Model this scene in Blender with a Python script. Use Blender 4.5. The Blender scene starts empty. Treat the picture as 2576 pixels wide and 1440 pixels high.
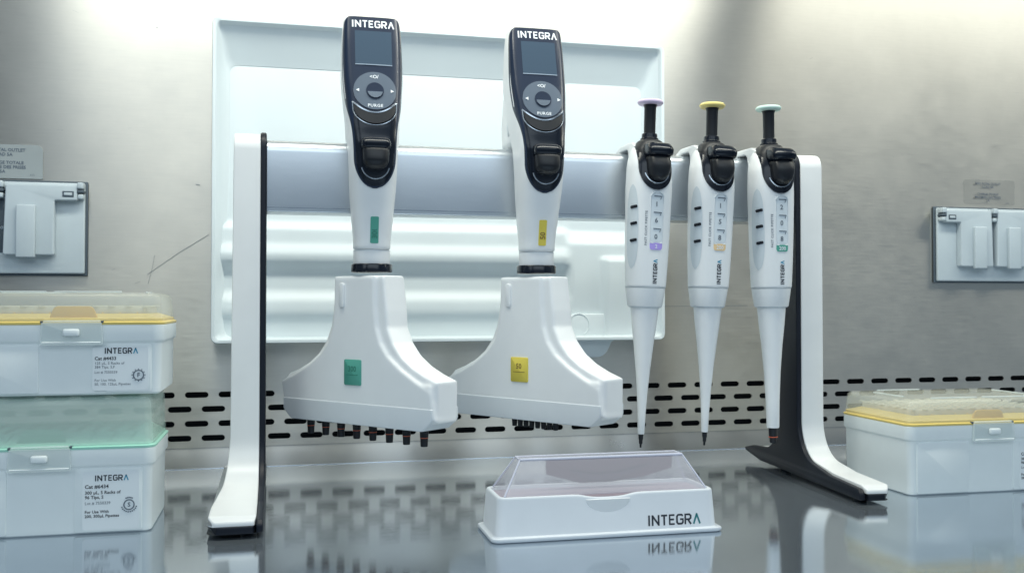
import bpy, bmesh, math, random
import numpy as np
from mathutils import Vector, Matrix

random.seed(4)
SC = bpy.context.scene
COL = SC.collection
R = math.radians

# ------------------------------------------------------------------ camera
cam_d = bpy.data.cameras.new('camera')
cam = bpy.data.objects.new('camera', cam_d)
COL.objects.link(cam)
cam_d.sensor_width = 36.0
cam_d.lens = 36.0 * 2430 / 2576
cam_d.clip_start = 0.02
cam_d.clip_end = 50
cam.location = (0, -0.9934, 0.16)
cam.rotation_euler = (R(90) + math.atan(45 / 2430), 0, -R(13.4))
cam_d.dof.use_dof = True
cam_d.dof.focus_distance = 0.76
cam_d.dof.aperture_fstop = 22
SC.camera = cam

# ------------------------------------------------------------------ world and lamps
w = bpy.data.worlds.new('World')
SC.world = w
w.use_nodes = True
bg = w.node_tree.nodes['Background']
bg.inputs[0].default_value = (0.50, 0.66, 0.82, 1)
bg.inputs[1].default_value = 0.34

def area(name, loc, target, sx, sy, power, col):
    l = bpy.data.lights.new(name, 'AREA')
    l.shape = 'RECTANGLE'; l.size = sx; l.size_y = sy; l.energy = power; l.color = col
    o = bpy.data.objects.new(name, l); COL.objects.link(o)
    o.location = loc
    d = Vector(target) - Vector(loc)
    o.rotation_euler = d.to_track_quat('-Z', 'Y').to_euler()
    return o
# the strip lamp under the cabinet's ceiling, and the lit laboratory in front of the open sash
area('cabinet_lamp', (0.175, -0.34, 0.74), (0.175, -0.16, 0.1), 0.93, 0.10, 4.9, (1.0, 1.0, 0.88))
area('cabinet_lamp', (1.215, -0.34, 0.74), (1.215, -0.16, 0.1), 0.92, 0.10, 3.4, (1.0, 1.0, 0.88))
area('room_lamp', (-0.25, -1.9, 1.25), (0.10, -0.15, 0.15), 3.4, 0.9, 18.5, (0.80, 0.92, 1.0))

SC.view_settings.view_transform = 'Standard'
SC.view_settings.look = 'None'
SC.view_settings.exposure = 0.08
SC.view_settings.gamma = 1

# ------------------------------------------------------------------ materials
def lin(c):
    return tuple(((x / 255) / 12.92 if x / 255 <= 0.04045 else ((x / 255 + 0.055) / 1.055) ** 2.4) for x in c)

def mat(name, rgb, rough=0.4, metal=0.0, alpha=1.0, coat=0.0, noise=0.0, nscale=60, bump=0.0, bscale=400, spec=0.5, sss=0.0, trans=0.0, stretch=None, rvar=0.0):
    m = bpy.data.materials.new(name); m.use_nodes = True
    nt = m.node_tree; b = nt.nodes['Principled BSDF']
    b.inputs['Base Color'].default_value = (*rgb, 1)
    b.inputs['Roughness'].default_value = rough
    b.inputs['Metallic'].default_value = metal
    b.inputs['Coat Weight'].default_value = coat
    b.inputs['Coat Roughness'].default_value = 0.08
    b.inputs['Specular IOR Level'].default_value = spec
    b.inputs['Alpha'].default_value = alpha
    if sss:
        b.inputs['Subsurface Weight'].default_value = sss
        b.inputs['Subsurface Scale'].default_value = 0.004
    if trans: b.inputs['Transmission Weight'].default_value = trans
    tc = nt.nodes.new('ShaderNodeTexCoord'); mp = nt.nodes.new('ShaderNodeMapping')
    nt.links.new(tc.outputs['Object'], mp.inputs['Vector'])
    if stretch: mp.inputs['Scale'].default_value = stretch
    if noise or rvar:
        n = nt.nodes.new('ShaderNodeTexNoise'); n.inputs['Scale'].default_value = nscale; n.inputs['Detail'].default_value = 5
        nt.links.new(mp.outputs[0], n.inputs['Vector'])
        if noise:
            r = nt.nodes.new('ShaderNodeMapRange'); r.inputs[1].default_value = 0.3; r.inputs[2].default_value = 0.7
            r.inputs[3].default_value = 1 - noise; r.inputs[4].default_value = 1 + noise * 0.4
            nt.links.new(n.outputs['Fac'], r.inputs[0])
            mx = nt.nodes.new('ShaderNodeVectorMath'); mx.operation = 'SCALE'
            mx.inputs[0].default_value = rgb
            nt.links.new(r.outputs[0], mx.inputs['Scale'])
            nt.links.new(mx.outputs[0], b.inputs['Base Color'])
        if rvar:
            r2 = nt.nodes.new('ShaderNodeMapRange'); r2.inputs[1].default_value = 0.3; r2.inputs[2].default_value = 0.7
            r2.inputs[3].default_value = rough - rvar; r2.inputs[4].default_value = rough + rvar
            nt.links.new(n.outputs['Fac'], r2.inputs[0]); nt.links.new(r2.outputs[0], b.inputs['Roughness'])
    if bump:
        n2 = nt.nodes.new('ShaderNodeTexNoise'); n2.inputs['Scale'].default_value = bscale; n2.inputs['Detail'].default_value = 3
        nt.links.new(mp.outputs[0], n2.inputs['Vector'])
        bp = nt.nodes.new('ShaderNodeBump'); bp.inputs['Strength'].default_value = bump; bp.inputs['Distance'].default_value = 0.001
        nt.links.new(n2.outputs['Fac'], bp.inputs['Height']); nt.links.new(bp.outputs[0], b.inputs['Normal'])
    return m

def steel(name, rgb, rough, stretch, metal=1.0, aniso=0.0, tang='Z', wear=0.08, bump=0.05, wavy=0.0):
    """brushed stainless: fine streaks in roughness and relief, cloudy wiping marks, light scuffs"""
    m = bpy.data.materials.new(name); m.use_nodes = True
    nt = m.node_tree; N = nt.nodes; L = nt.links; b = N['Principled BSDF']
    b.inputs['Metallic'].default_value = metal
    tc = N.new('ShaderNodeTexCoord')
    mp = N.new('ShaderNodeMapping'); mp.inputs['Scale'].default_value = stretch
    L.new(tc.outputs['Object'], mp.inputs['Vector'])
    n = N.new('ShaderNodeTexNoise'); n.inputs['Scale'].default_value = 40; n.inputs['Detail'].default_value = 6
    L.new(mp.outputs[0], n.inputs['Vector'])
    c = N.new('ShaderNodeTexNoise'); c.inputs['Scale'].default_value = 7; c.inputs['Detail'].default_value = 8; c.inputs['Roughness'].default_value = 0.65
    L.new(tc.outputs['Object'], c.inputs['Vector'])
    r = N.new('ShaderNodeMapRange'); r.inputs[1].default_value = 0.3; r.inputs[2].default_value = 0.7
    r.inputs[3].default_value = 1 - wear; r.inputs[4].default_value = 1 + wear * 0.5
    mxn = N.new('ShaderNodeMix'); mxn.inputs[0].default_value = 0.22
    L.new(c.outputs['Fac'], mxn.inputs[2]); L.new(n.outputs['Fac'], mxn.inputs[3]); L.new(mxn.outputs[0], r.inputs[0])
    v = N.new('ShaderNodeVectorMath'); v.operation = 'SCALE'; v.inputs[0].default_value = rgb
    L.new(r.outputs[0], v.inputs['Scale']); L.new(v.outputs[0], b.inputs['Base Color'])
    # roughness
    a1 = N.new('ShaderNodeMath'); a1.operation = 'ADD'
    L.new(n.outputs['Fac'], a1.inputs[0]); L.new(c.outputs['Fac'], a1.inputs[1])
    r2 = N.new('ShaderNodeMapRange'); r2.inputs[1].default_value = 0.6; r2.inputs[2].default_value = 1.4
    r2.inputs[3].default_value = rough * 0.82; r2.inputs[4].default_value = rough * 1.18
    L.new(a1.outputs[0], r2.inputs[0]); L.new(r2.outputs[0], b.inputs['Roughness'])
    bp = N.new('ShaderNodeBump'); bp.inputs['Strength'].default_value = bump; bp.inputs['Distance'].default_value = 0.0005
    L.new(n.outputs['Fac'], bp.inputs['Height'])
    last = bp
    if wavy:
        wv = N.new('ShaderNodeTexNoise'); wv.inputs['Scale'].default_value = 2.2; wv.inputs['Detail'].default_value = 1
        L.new(tc.outputs['Object'], wv.inputs['Vector'])
        bp2 = N.new('ShaderNodeBump'); bp2.inputs['Strength'].default_value = 1.0; bp2.inputs['Distance'].default_value = wavy
        L.new(wv.outputs['Fac'], bp2.inputs['Height']); L.new(bp.outputs[0], bp2.inputs['Normal'])
        last = bp2
    L.new(last.outputs[0], b.inputs['Normal'])
    if aniso:
        b.inputs['Anisotropic'].default_value = aniso
        tg = N.new('ShaderNodeCombineXYZ'); tg.inputs[0].default_value, tg.inputs[1].default_value, tg.inputs[2].default_value = tang
        L.new(tg.outputs[0], b.inputs['Tangent'])
    return m

M = {}
M['wall'] = steel('brushed_wall_steel', (0.62, 0.60, 0.55), 0.33, (1.0, 1, 13), metal=0.93, aniso=0.90, tang=(0, 0, 1), wear=0.13, bump=0.05, wavy=0.003)
M['bench'] = steel('polished_bench_steel', (0.46, 0.53, 0.60), 0.045, (1.5, 60, 1), metal=0.82, wear=0.14, bump=0.03)
M['alu'] = steel('satin_aluminium', (0.62, 0.66, 0.70), 0.33, (1, 60, 60), wear=0.03, bump=0.03)
M['dark'] = mat('dark_plenum', (0.004, 0.005, 0.007), 0.9)
M['white'] = mat('white_plastic', (0.80, 0.82, 0.83), 0.38, noise=0.02, bump=0.03, bscale=900, rvar=0.04)
M['white2'] = mat('stand_white_plastic', (0.77, 0.785, 0.785), 0.34, noise=0.02, bump=0.05, bscale=1400, rvar=0.04)
M['band'] = mat('pale_grey_plastic', (0.68, 0.72, 0.75), 0.42, noise=0.02)
M['tray'] = mat('moulded_tray_plastic', (0.70, 0.77, 0.80), 0.42, noise=0.03, nscale=14, rvar=0.05)
M['boxw'] = mat('box_white_plastic', (0.78, 0.835, 0.84), 0.45, noise=0.02, bump=0.03, bscale=700)
M['plate'] = mat('outlet_grey_plastic', (0.50, 0.57, 0.61), 0.38, noise=0.03, bump=0.03)
M['gasket'] = mat('dark_gasket', (0.07, 0.095, 0.12), 0.6)
M['black'] = mat('black_gloss_plastic', (0.004, 0.007, 0.014), 0.22, coat=0.08, spec=0.35, rvar=0.03)
M['blackm'] = mat('black_satin_plastic', (0.010, 0.012, 0.016), 0.40, noise=0.1, rvar=0.05, spec=0.35)
M['navy'] = mat('stand_black_plastic', (0.007, 0.010, 0.018), 0.42, noise=0.1, bump=0.03, spec=0.28)
M['face'] = mat('keypad_panel', (0.010, 0.020, 0.046), 0.28, coat=0.15, spec=0.4)
M['screen'] = mat('unlit_display_glass', (0.055, 0.085, 0.125), 0.10, coat=0.8)
M['screenb'] = mat('display_bezel_line', (0.22, 0.28, 0.36), 0.3)
M['wheel'] = mat('touch_wheel_grey', (0.085, 0.115, 0.16), 0.34, noise=0.04)
M['chrome'] = mat('bright_metal', (0.72, 0.76, 0.80), 0.16, metal=1.0)
M['trim'] = mat('silver_trim', (0.45, 0.50, 0.56), 0.22, metal=0.9)
M['ink'] = mat('dark_ink', (0.022, 0.030, 0.045), 0.6)
M['inkg'] = mat('grey_ink', (0.10, 0.13, 0.17), 0.6)
M['inkw'] = mat('white_ink', (0.75, 0.80, 0.85), 0.5)
M['cyan'] = mat('cyan_ink', (0.03, 0.27, 0.42), 0.6)
M['teal'] = mat('teal_ink', (0.02, 0.20, 0.22), 0.6)
M['green'] = mat('green_label', (0.085, 0.36, 0.28), 0.45, noise=0.03)
M['greend'] = mat('green_print', (0.03, 0.20, 0.15), 0.5)
M['yellow'] = mat('yellow_label', (0.74, 0.60, 0.09), 0.45, noise=0.03)
M['yellowd'] = mat('brown_print', (0.22, 0.14, 0.03), 0.5)
M['red'] = mat('orange_ring', (0.50, 0.10, 0.05), 0.45)
M['violet'] = mat('violet_label', (0.42, 0.33, 0.78), 0.45)
M['apricot'] = mat('apricot_label', (0.80, 0.58, 0.32), 0.45)
M['capp'] = mat('pink_cap', (0.72, 0.60, 0.78), 0.4)
M['capy'] = mat('yellow_cap', (0.80, 0.66, 0.24), 0.4)
M['capg'] = mat('mint_cap', (0.60, 0.80, 0.72), 0.4)
M['rackY'] = mat('yellow_rack', (0.74, 0.57, 0.17), 0.42, noise=0.04)
M['rackYd'] = mat('amber_tab', (0.78, 0.50, 0.12), 0.5, noise=0.06, bump=0.2, bscale=250)
M['rackG'] = mat('mint_rack', (0.36, 0.70, 0.57), 0.42, noise=0.04)
M['rackGd'] = mat('sea_green_tab', (0.10, 0.36, 0.26), 0.5, noise=0.06, bump=0.2, bscale=250)
M['lid'] = mat('clear_lid_plastic', (0.70, 0.85, 0.79), 0.18, alpha=0.32)
M['lidY'] = mat('cream_clear_lid_plastic', (0.78, 0.82, 0.76), 0.20, alpha=0.19)
M['latch'] = mat('frosted_latch_plastic', (0.74, 0.82, 0.82), 0.25, alpha=0.42)
M['tips'] = mat('frosted_tip_plastic', (0.80, 0.80, 0.68), 0.4, alpha=0.55)
M['reslid'] = mat('lavender_clear_plastic', (0.66, 0.67, 0.74), 0.15, alpha=0.37)
M['resedge'] = mat('lavender_edge_plastic', (0.70, 0.72, 0.84), 0.2, alpha=0.75)
M['resin'] = mat('mauve_clear_plastic', (0.12, 0.05, 0.08), 0.25, alpha=0.96)
M['resin2'] = mat('dark_mauve_plastic', (0.10, 0.05, 0.09), 0.3, alpha=0.9)
M['pink'] = mat('pink_liquid_tint', (0.64, 0.54, 0.62), 0.3, alpha=0.6)
M['resw'] = mat('reservoir_white_plastic', (0.66, 0.705, 0.755), 0.33, noise=0.02)
M['sticker'] = mat('grey_sticker', (0.30, 0.335, 0.345), 0.5, noise=0.03)
M['paper'] = mat('pale_label_film', (0.76, 0.81, 0.83), 0.35)
M['scratch'] = mat('scratch_grey', (0.38, 0.385, 0.385), 0.5, metal=0.6)
M['window'] = mat('pale_window', (0.70, 0.76, 0.80), 0.15, coat=0.5)
M['recess'] = mat('grip_grey', (0.60, 0.66, 0.70), 0.45)

# ------------------------------------------------------------------ mesh helpers
def obj(name, me, m=None, parent=None, smooth=True, ang=35, bevel=0, seg=3, loc=None, rot=None, label=None):
    if m is not None:
        me.materials.clear(); me.materials.append(m)
    if smooth:
        me.shade_smooth(); me.set_sharp_from_angle(angle=R(ang))
    o = bpy.data.objects.new(name, me); COL.objects.link(o)
    if parent: o.parent = parent
    if loc is not None: o.location = loc
    if rot is not None: o.rotation_euler = rot
    if label: o['label'] = label
    if bevel:
        b = o.modifiers.new('bevel', 'BEVEL'); b.width = bevel; b.segments = seg; b.limit_method = 'ANGLE'; b.angle_limit = R(40)
        b.harden_normals = False
        o.data.shade_smooth()
    return o

def thing(name, label, cat, loc=(0, 0, 0), rotz=0, group=None, roty=0):
    o = bpy.data.objects.new(name, None); COL.objects.link(o)
    o.empty_display_size = 0.02
    o.location = loc; o.rotation_euler = (0, roty, rotz); o['label'] = label; o['category'] = cat
    if group: o['group'] = group
    return o

def struct(o): o['kind'] = 'structure'; return o

def mk(name, V, F):
    me = bpy.data.meshes.new(name); me.from_pydata([tuple(v) for v in V], [], F); me.update(); return me

def frombm(name, bm):
    bmesh.ops.recalc_face_normals(bm, faces=bm.faces)
    me = bpy.data.meshes.new(name); bm.to_mesh(me); bm.free(); return me

def rbox(name, x0, x1, y0, y1, z0, z1, r=0.001, seg=3):
    bm = bmesh.new(); bmesh.ops.create_cube(bm, size=1)
    bmesh.ops.scale(bm, vec=(x1 - x0, y1 - y0, z1 - z0), verts=bm.verts)
    bmesh.ops.translate(bm, vec=((x0 + x1) / 2, (y0 + y1) / 2, (z0 + z1) / 2), verts=bm.verts)
    if r: bmesh.ops.bevel(bm, geom=list(bm.edges), offset=r, segments=seg, profile=0.5, affect='EDGES')
    return frombm(name, bm)

def fillet(pts, n=8):
    """closed outline with each corner (x, y, r) rounded by an arc"""
    out = []; k = len(pts)
    for i in range(k):
        p0 = Vector(pts[i - 1][:2]); p = Vector(pts[i][:2]); p1 = Vector(pts[(i + 1) % k][:2]); r = pts[i][2] if len(pts[i]) > 2 else 0
        a = (p0 - p); b = (p1 - p)
        if r <= 0 or a.length < 1e-9 or b.length < 1e-9: out.append(p); continue
        an = a.normalized(); bn = b.normalized(); c = max(-1, min(1, an.dot(bn))); th = math.acos(c)
        if th > 3.1: out.append(p); continue
        t = min(r / math.tan(th / 2), a.length * 0.49, b.length * 0.49); rr = t * math.tan(th / 2)
        A = p + an * t; B = p + bn * t; cen = p + (an + bn).normalized() * (rr / math.sin(th / 2))
        a0 = math.atan2(A.y - cen.y, A.x - cen.x); a1 = math.atan2(B.y - cen.y, B.x - cen.x)
        d = (a1 - a0 + math.pi) % (2 * math.pi) - math.pi
        for j in range(n + 1):
            q = a0 + d * j / n; out.append(Vector((cen.x + rr * math.cos(q), cen.y + rr * math.sin(q))))
    res = []
    for p in out:
        if not res or (p - res[-1]).length > 1e-6: res.append(p)
    return [(p.x, p.y) for p in res]

def prism(name, pts, h0, h1, axis='y', r=0, seg=3, ring=None):
    """outline pts (a, b) pushed along an axis; axis y: (x, z); x: (y, z); z: (x, y). r bevels the outline's edges"""
    def P(a, b, h):
        return {'y': (a, h, b), 'x': (h, a, b), 'z': (a, b, h)}[axis]
    bm = bmesh.new(); n = len(pts)
    v0 = [bm.verts.new(P(a, b, h0)) for a, b in pts]; v1 = [bm.verts.new(P(a, b, h1)) for a, b in pts]
    f0 = bm.faces.new(v0); f1 = bm.faces.new(v1[::-1])
    for i in range(n): bm.faces.new((v0[i], v1[i], v1[(i + 1) % n], v0[(i + 1) % n]))
    bmesh.ops.recalc_face_normals(bm, faces=bm.faces)
    if r:
        bm.edges.ensure_lookup_table()
        es = set(f0.edges) | set(f1.edges)
        bmesh.ops.bevel(bm, geom=list(es), offset=r, segments=seg, profile=0.5, affect='EDGES', clamp_overlap=True)
    return frombm(name, bm)

def merge(name, meshes):
    bm = bmesh.new()
    for me in meshes: bm.from_mesh(me)
    me = bpy.data.meshes.new(name); bm.to_mesh(me); bm.free()
    return me

def lathe(name, prof, n=32, cx=0, cy=0):
    V = []; F = []
    for r, z in prof:
        for i in range(n):
            a = 2 * math.pi * i / n; V.append((cx + r * math.cos(a), cy + r * math.sin(a), z))
    k = len(prof)
    for j in range(k - 1):
        for i in range(n):
            F.append((j * n + i, j * n + (i + 1) % n, (j + 1) * n + (i + 1) % n, (j + 1) * n + i))
    F.append(tuple(range(n))[::-1]); F.append(tuple(range((k - 1) * n, k * n)))
    return mk(name, V, F)

def tube(name, path, r, n=8, closed=False):
    V = []; F = []; k = len(path); path = [Vector(p) for p in path]
    for i, p in enumerate(path):
        if closed: t = path[(i + 1) % k] - path[i - 1]
        else: t = path[min(i + 1, k - 1)] - path[max(i - 1, 0)]
        t.normalize()
        u = t.cross(Vector((0, 1, 0)))
        if u.length < 1e-3: u = t.cross(Vector((1, 0, 0)))
        u.normalize(); v = t.cross(u)
        for j in range(n):
            a = 2 * math.pi * j / n; V.append(p + u * (r * math.cos(a)) + v * (r * math.sin(a)))
    m = k if closed else k - 1
    for i in range(m):
        for j in range(n):
            a = i * n; b = ((i + 1) % k) * n
            F.append((a + j, a + (j + 1) % n, b + (j + 1) % n, b + j))
    if not closed: F.append(tuple(range(n))); F.append(tuple(range((k - 1) * n, k * n))[::-1])
    return mk(name, V, F)

def interp(secs, z):
    """sections sorted by z: linear-in-z cubic (monotone-ish) interpolation of every column"""
    zs = [s[0] for s in secs]
    if z <= zs[0]: return list(secs[0][1:])
    if z >= zs[-1]: return list(secs[-1][1:])
    i = max(j for j in range(len(zs) - 1) if zs[j] <= z)
    t = (z - zs[i]) / (zs[i + 1] - zs[i])
    out = []
    for c in range(1, len(secs[0])):
        p1, p2 = secs[i][c], secs[i + 1][c]; h = zs[i + 1] - zs[i]
        def sl(j):
            if j <= 0 or j >= len(zs) - 1: return None
            a = (secs[j][c] - secs[j - 1][c]) / (zs[j] - zs[j - 1]); b = (secs[j + 1][c] - secs[j][c]) / (zs[j + 1] - zs[j])
            return 0 if a * b <= 0 else 2 * a * b / (a + b)
        s = (p2 - p1) / h
        m1 = sl(i); m2 = sl(i + 1)
        m1 = s if m1 is None else m1; m2 = s if m2 is None else m2
        out.append((2 * t**3 - 3 * t**2 + 1) * p1 + (t**3 - 2 * t**2 + t) * h * m1 + (-2 * t**3 + 3 * t**2) * p2 + (t**3 - t**2) * h * m2)
    return out

class Loft:
    """vertical body: sections (z, half width, y front, y back, exponent[, x centre])"""
    def __init__(s, secs): s.secs = sorted([tuple(q) if len(q) > 5 else tuple(q) + (0.0,) for q in secs])
    def mesh(s, name, rows=60, n=48, capr=0.003):
        z0, z1 = s.secs[0][0], s.secs[-1][0]; V = []; F = []
        zs = [z0 + (z1 - z0) * i / (rows - 1) for i in range(rows)]
        rings = []
        for z in zs: rings.append((z, 0.0))
        if capr:
            lo = [(z0 + capr * (1 - math.sin(a)) , capr * (1 - math.cos(a))) for a in [math.pi / 2 * k / 5 for k in range(5, 0, -1)]]
            hi = [(z1 - capr * (1 - math.sin(a)), capr * (1 - math.cos(a))) for a in [math.pi / 2 * k / 5 for k in range(1, 6)]]
            rings = lo + [q for q in rings if z0 + capr <= q[0] <= z1 - capr] + hi
        for z, ins in rings:
            hw, yf, yb, e, xc = interp(s.secs, z); hw -= ins; hy = (yb - yf) / 2 - ins; yc = (yf + yb) / 2
            for i in range(n):
                a = 2 * math.pi * i / n; c, q = math.cos(a), math.sin(a)
                V.append((xc + hw * math.copysign(abs(c) ** (2 / e), c), yc + hy * math.copysign(abs(q) ** (2 / e), q), z))
        k = len(rings)
        for j in range(k - 1):
            for i in range(n): F.append((j * n + i, j * n + (i + 1) % n, (j + 1) * n + (i + 1) % n, (j + 1) * n + i))
        F.append(tuple(range(n))[::-1]); F.append(tuple(range((k - 1) * n, k * n)))
        return mk(name, V, F)
    def front(s, x, z):
        hw, yf, yb, e, xc = interp(s.secs, z); t = min(1, abs(x - xc) / hw)
        return (yf + yb) / 2 - (yb - yf) / 2 * (1 - t ** e) ** (1 / e)

def patch(name, surf, lo, hi, x0=None, x1=None, off=0.0006, nu=24, nv=12, by='x', deep=0.002):
    """thin solid lying on surf(x, z): columns between lo(x)..hi(x), or with by='z' rows between lo(z)..hi(z); rounded rim"""
    V = []; F = []
    U = [x0 + (x1 - x0) * i / nu for i in range(nu + 1)]
    def add(u, t, o):
        a, b = lo(u), hi(u); q = a + (b - a) * t
        x, z = (u, q) if by == 'x' else (q, u)
        V.append((x, surf(x, z) - o, z))
    for u in U:
        for j in range(nv + 1): add(u, j / nv, off)
    for i in range(nu):
        for j in range(nv):
            a = i * (nv + 1) + j; F.append((a, a + 1, a + nv + 2, a + nv + 1))
    rim = [i * (nv + 1) for i in range(nu + 1)] + [nu * (nv + 1) + j for j in range(1, nv + 1)] + \
          [i * (nv + 1) + nv for i in range(nu - 1, -1, -1)] + [j for j in range(nv - 1, 0, -1)]
    base = len(V)
    for k in rim: V.append((V[k][0], V[k][1] + off + deep, V[k][2]))
    m = len(rim)
    for i in range(m): F.append((rim[i], rim[(i + 1) % m], base + (i + 1) % m, base + i))
    bm = bmesh.new(); bm.from_mesh(mk(name + '_t', V, F))
    bmesh.ops.remove_doubles(bm, verts=bm.verts, dist=1e-7)
    return frombm(name, bm)

def disc_patch(name, surf, cx, cz, rx, rz, off, nu=32):
    f = lambda x: math.sqrt(max(0, 1 - ((x - cx) / rx) ** 2)) * rz
    e = 1e-5
    return patch(name, surf, lambda x: cz - f(x), lambda x: cz + f(x), cx - rx + e, cx + rx - e, off, nu, 10)

# ---- lettering
def fontmesh(s, size, align='LEFT', bold=False, space=1.0):
    c = bpy.data.curves.new('lettering_curve', 'FONT'); c.body = s; c.size = size; c.align_x = align; c.space_character = space
    c.resolution_u = 2
    if bold: c.offset = size * 0.018
    o = bpy.data.objects.new('lettering_tmp', c); COL.objects.link(o)
    dg = bpy.context.evaluated_depsgraph_get(); dg.update()
    me = bpy.data.meshes.new_from_object(o.evaluated_get(dg))
    V = [(v.co.x, v.co.y) for v in me.vertices]; F = [tuple(p.vertices) for p in me.polygons]
    bpy.data.objects.remove(o); bpy.data.curves.remove(c); bpy.data.meshes.remove(me)
    return V, F

GL = {  # monoline capitals, height 1
 'I': (0.0, [[(0, 0), (0, 1)]]),
 'N': (0.62, [[(0, 0), (0, 1)], [(0.62, 0), (0.62, 1)], [(0.0, 0.93), (0.62, 0.07)]]),
 'T': (0.62, [[(0, 0.92), (0.62, 0.92)], [(0.31, 0.84), (0.31, 0)]]),
 'E': (0.50, [[(0.50, 0.92), (0.0, 0.92), (0.0, 0.08), (0.50, 0.08)], [(0.08, 0.51), (0.44, 0.51)]]),
 'G': (0.60, [[(0.60, 0.80), (0.48, 0.92), (0.12, 0.92), (0.0, 0.78), (0.0, 0.22), (0.12, 0.08), (0.48, 0.08), (0.60, 0.20), (0.60, 0.50), (0.32, 0.50)]]),
 'R': (0.56, [[(0, 0), (0, 0.92), (0.42, 0.92), (0.56, 0.80), (0.56, 0.58), (0.42, 0.46), (0.08, 0.46)], [(0.30, 0.40), (0.58, 0.0)]]),
 'A': (0.66, [[(0, 0), (0.35, 0.98)], [(0.31, 0.98), (0.66, 0)]]),
}
def strokes(poly, wd):
    V = []; F = []
    P = [Vector(p) for p in poly]; n = len(P)
    for i, p in enumerate(P):
        d0 = (P[i] - P[i - 1]).normalized() if i > 0 else None
        d1 = (P[i + 1] - P[i]).normalized() if i < n - 1 else None
        if d0 is None: t = d1; k = 1
        elif d1 is None: t = d0; k = 1
        else:
            t = (d0 + d1)
            t = d0 if t.length < 1e-4 else t.normalized(); nn = Vector((-t.y, t.x)); k = 1 / max(0.80, abs(nn.dot(Vector((-d0.y, d0.x)))))
        nn = Vector((-t.y, t.x))
        V += [tuple(p + nn * wd / 2 * k), tuple(p - nn * wd / 2 * k)]
    for i in range(n - 1): F.append((2 * i, 2 * i + 1, 2 * i + 3, 2 * i + 2))
    return V, F
def logo(h, wd=0.19, gap=0.27):
    """the word INTEGRA: returns (main letters), (last letter without its bar), width"""
    out = []; x = 0
    for ch in 'INTEGRA':
        adv, st = GL[ch]; V = []; F = []
        for s in st:
            v, f = strokes(s, wd); b = len(V)
            V += [((a + x) * h, c * h) for a, c in v]; F += [tuple(i + b for i in q) for q in f]
        out.append((V, F)); x += adv + gap + (0.10 if ch in 'I' else 0.04 if ch == 'R' else 0)
    def cat(L):
        V = []; F = []
        for v, f in L:
            b = len(V); V += v; F += [tuple(i + b for i in q) for q in f]
        return V, F
    return cat(out[:-1]), cat(out[-1:]), (x - gap) * h

def lay(name, VF, fn, m, parent, label=None):
    V, F = VF
    me = mk(name, [fn(a, b) for a, b in V], F)
    return obj(name, me, m, parent, smooth=False, label=label)

def write(name, s, size, fn, m, parent, align='LEFT', bold=False, space=1.0):
    return lay(name, fontmesh(s, size, align, bold, space), fn, m, parent)

# ================================================================== SETTING
# bench
bench = rbox('work_surface', -1.6, 2.4, -2.2, -0.0050, -0.04, 0.0, 0)
struct(obj('work_surface', bench, M['bench'], smooth=False))

# back wall: brushed sheet with four staggered rows of rounded slots cut through it
def slot_outline(cx, cz, w, h, n=5):
    r = h / 2; p = []
    for k in range(n + 1):
        a = -math.pi / 2 + math.pi * k / n; p.append((cx + w / 2 - r + r * math.cos(a), cz + r * math.sin(a)))
    for k in range(n + 1):
        a = math.pi / 2 + math.pi * k / n; p.append((cx - w / 2 + r + r * math.cos(a), cz + r * math.sin(a)))
    return p
def sheet_with_holes(x0, x1, z0, z1, holes, th, y):
    c = bpy.data.curves.new('sheet_curve', 'CURVE'); c.dimensions = '2D'; c.fill_mode = 'BOTH'; c.extrude = th / 2
    def sp(pts):
        s = c.splines.new('POLY'); s.points.add(len(pts) - 1); s.use_cyclic_u = True
        for q, (a, b) in zip(s.points, pts): q.co = (a, b, 0, 1)
    sp([(x0, z0), (x1, z0), (x1, z1), (x0, z1)])
    for h in holes: sp(h)
    o = bpy.data.objects.new('sheet_tmp', c); COL.objects.link(o)
    dg = bpy.context.evaluated_depsgraph_get(); dg.update()
    me = bpy.data.meshes.new_from_object(o.evaluated_get(dg))
    bpy.data.objects.remove(o); bpy.data.curves.remove(c)
    for v in me.vertices: v.co = (v.co.x, y + th / 2 - v.co.z, v.co.y)
    return me
holes = []
for row, z in enumerate((0.0715, 0.0575, 0.0433, 0.0292)):
    ph = -0.0807 + (0.0 if row % 2 == 0 else 0.01575)
    for k in range(-30, 44): holes.append(slot_outline(ph + 0.0315 * k, z, 0.0222, 0.0057))
low = sheet_with_holes(-1.2, 1.9, 0.020, 0.082, holes, 0.0015, 0.0)
up = mk('upper_sheet', [(-1.2, 0, 0.082), (1.9, 0, 0.082), (1.9, 0, 1.15), (-1.2, 0, 1.15)], [(0, 1, 2, 3)])
# cove that joins wall and bench
V = []; F = []; r = 0.0175
prof = [(0.0, 0.020), (-0.0002, 0.0185), (-0.0008, 0.0172), (-0.0052, 0.0003)]
for y, z in prof: V += [(-1.2, y, z), (1.9, y, z)]
for i in range(len(prof) - 1): F.append((2 * i, 2 * i + 1, 2 * i + 3, 2 * i + 2))
cove = mk('cove', V, F)
wall = struct(obj('back_wall', merge('back_wall', [low, up]), M['wall'], smooth=True, ang=20))
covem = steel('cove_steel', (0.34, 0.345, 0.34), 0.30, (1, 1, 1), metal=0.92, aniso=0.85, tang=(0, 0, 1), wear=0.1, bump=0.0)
obj('cove', cove, covem, wall, ang=60)
obj('bench_edge_bead', tube('bench_edge_bead', [(-1.2, -0.0054, 0.0002), (1.9, -0.0054, 0.0002)], 0.0006, 8), M['trim'], wall)
obj('plenum', rbox('plenum', -1.2, 1.9, 0.03, 0.032, 0.0, 0.10, 0), M['dark'], wall, smooth=False)
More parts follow.
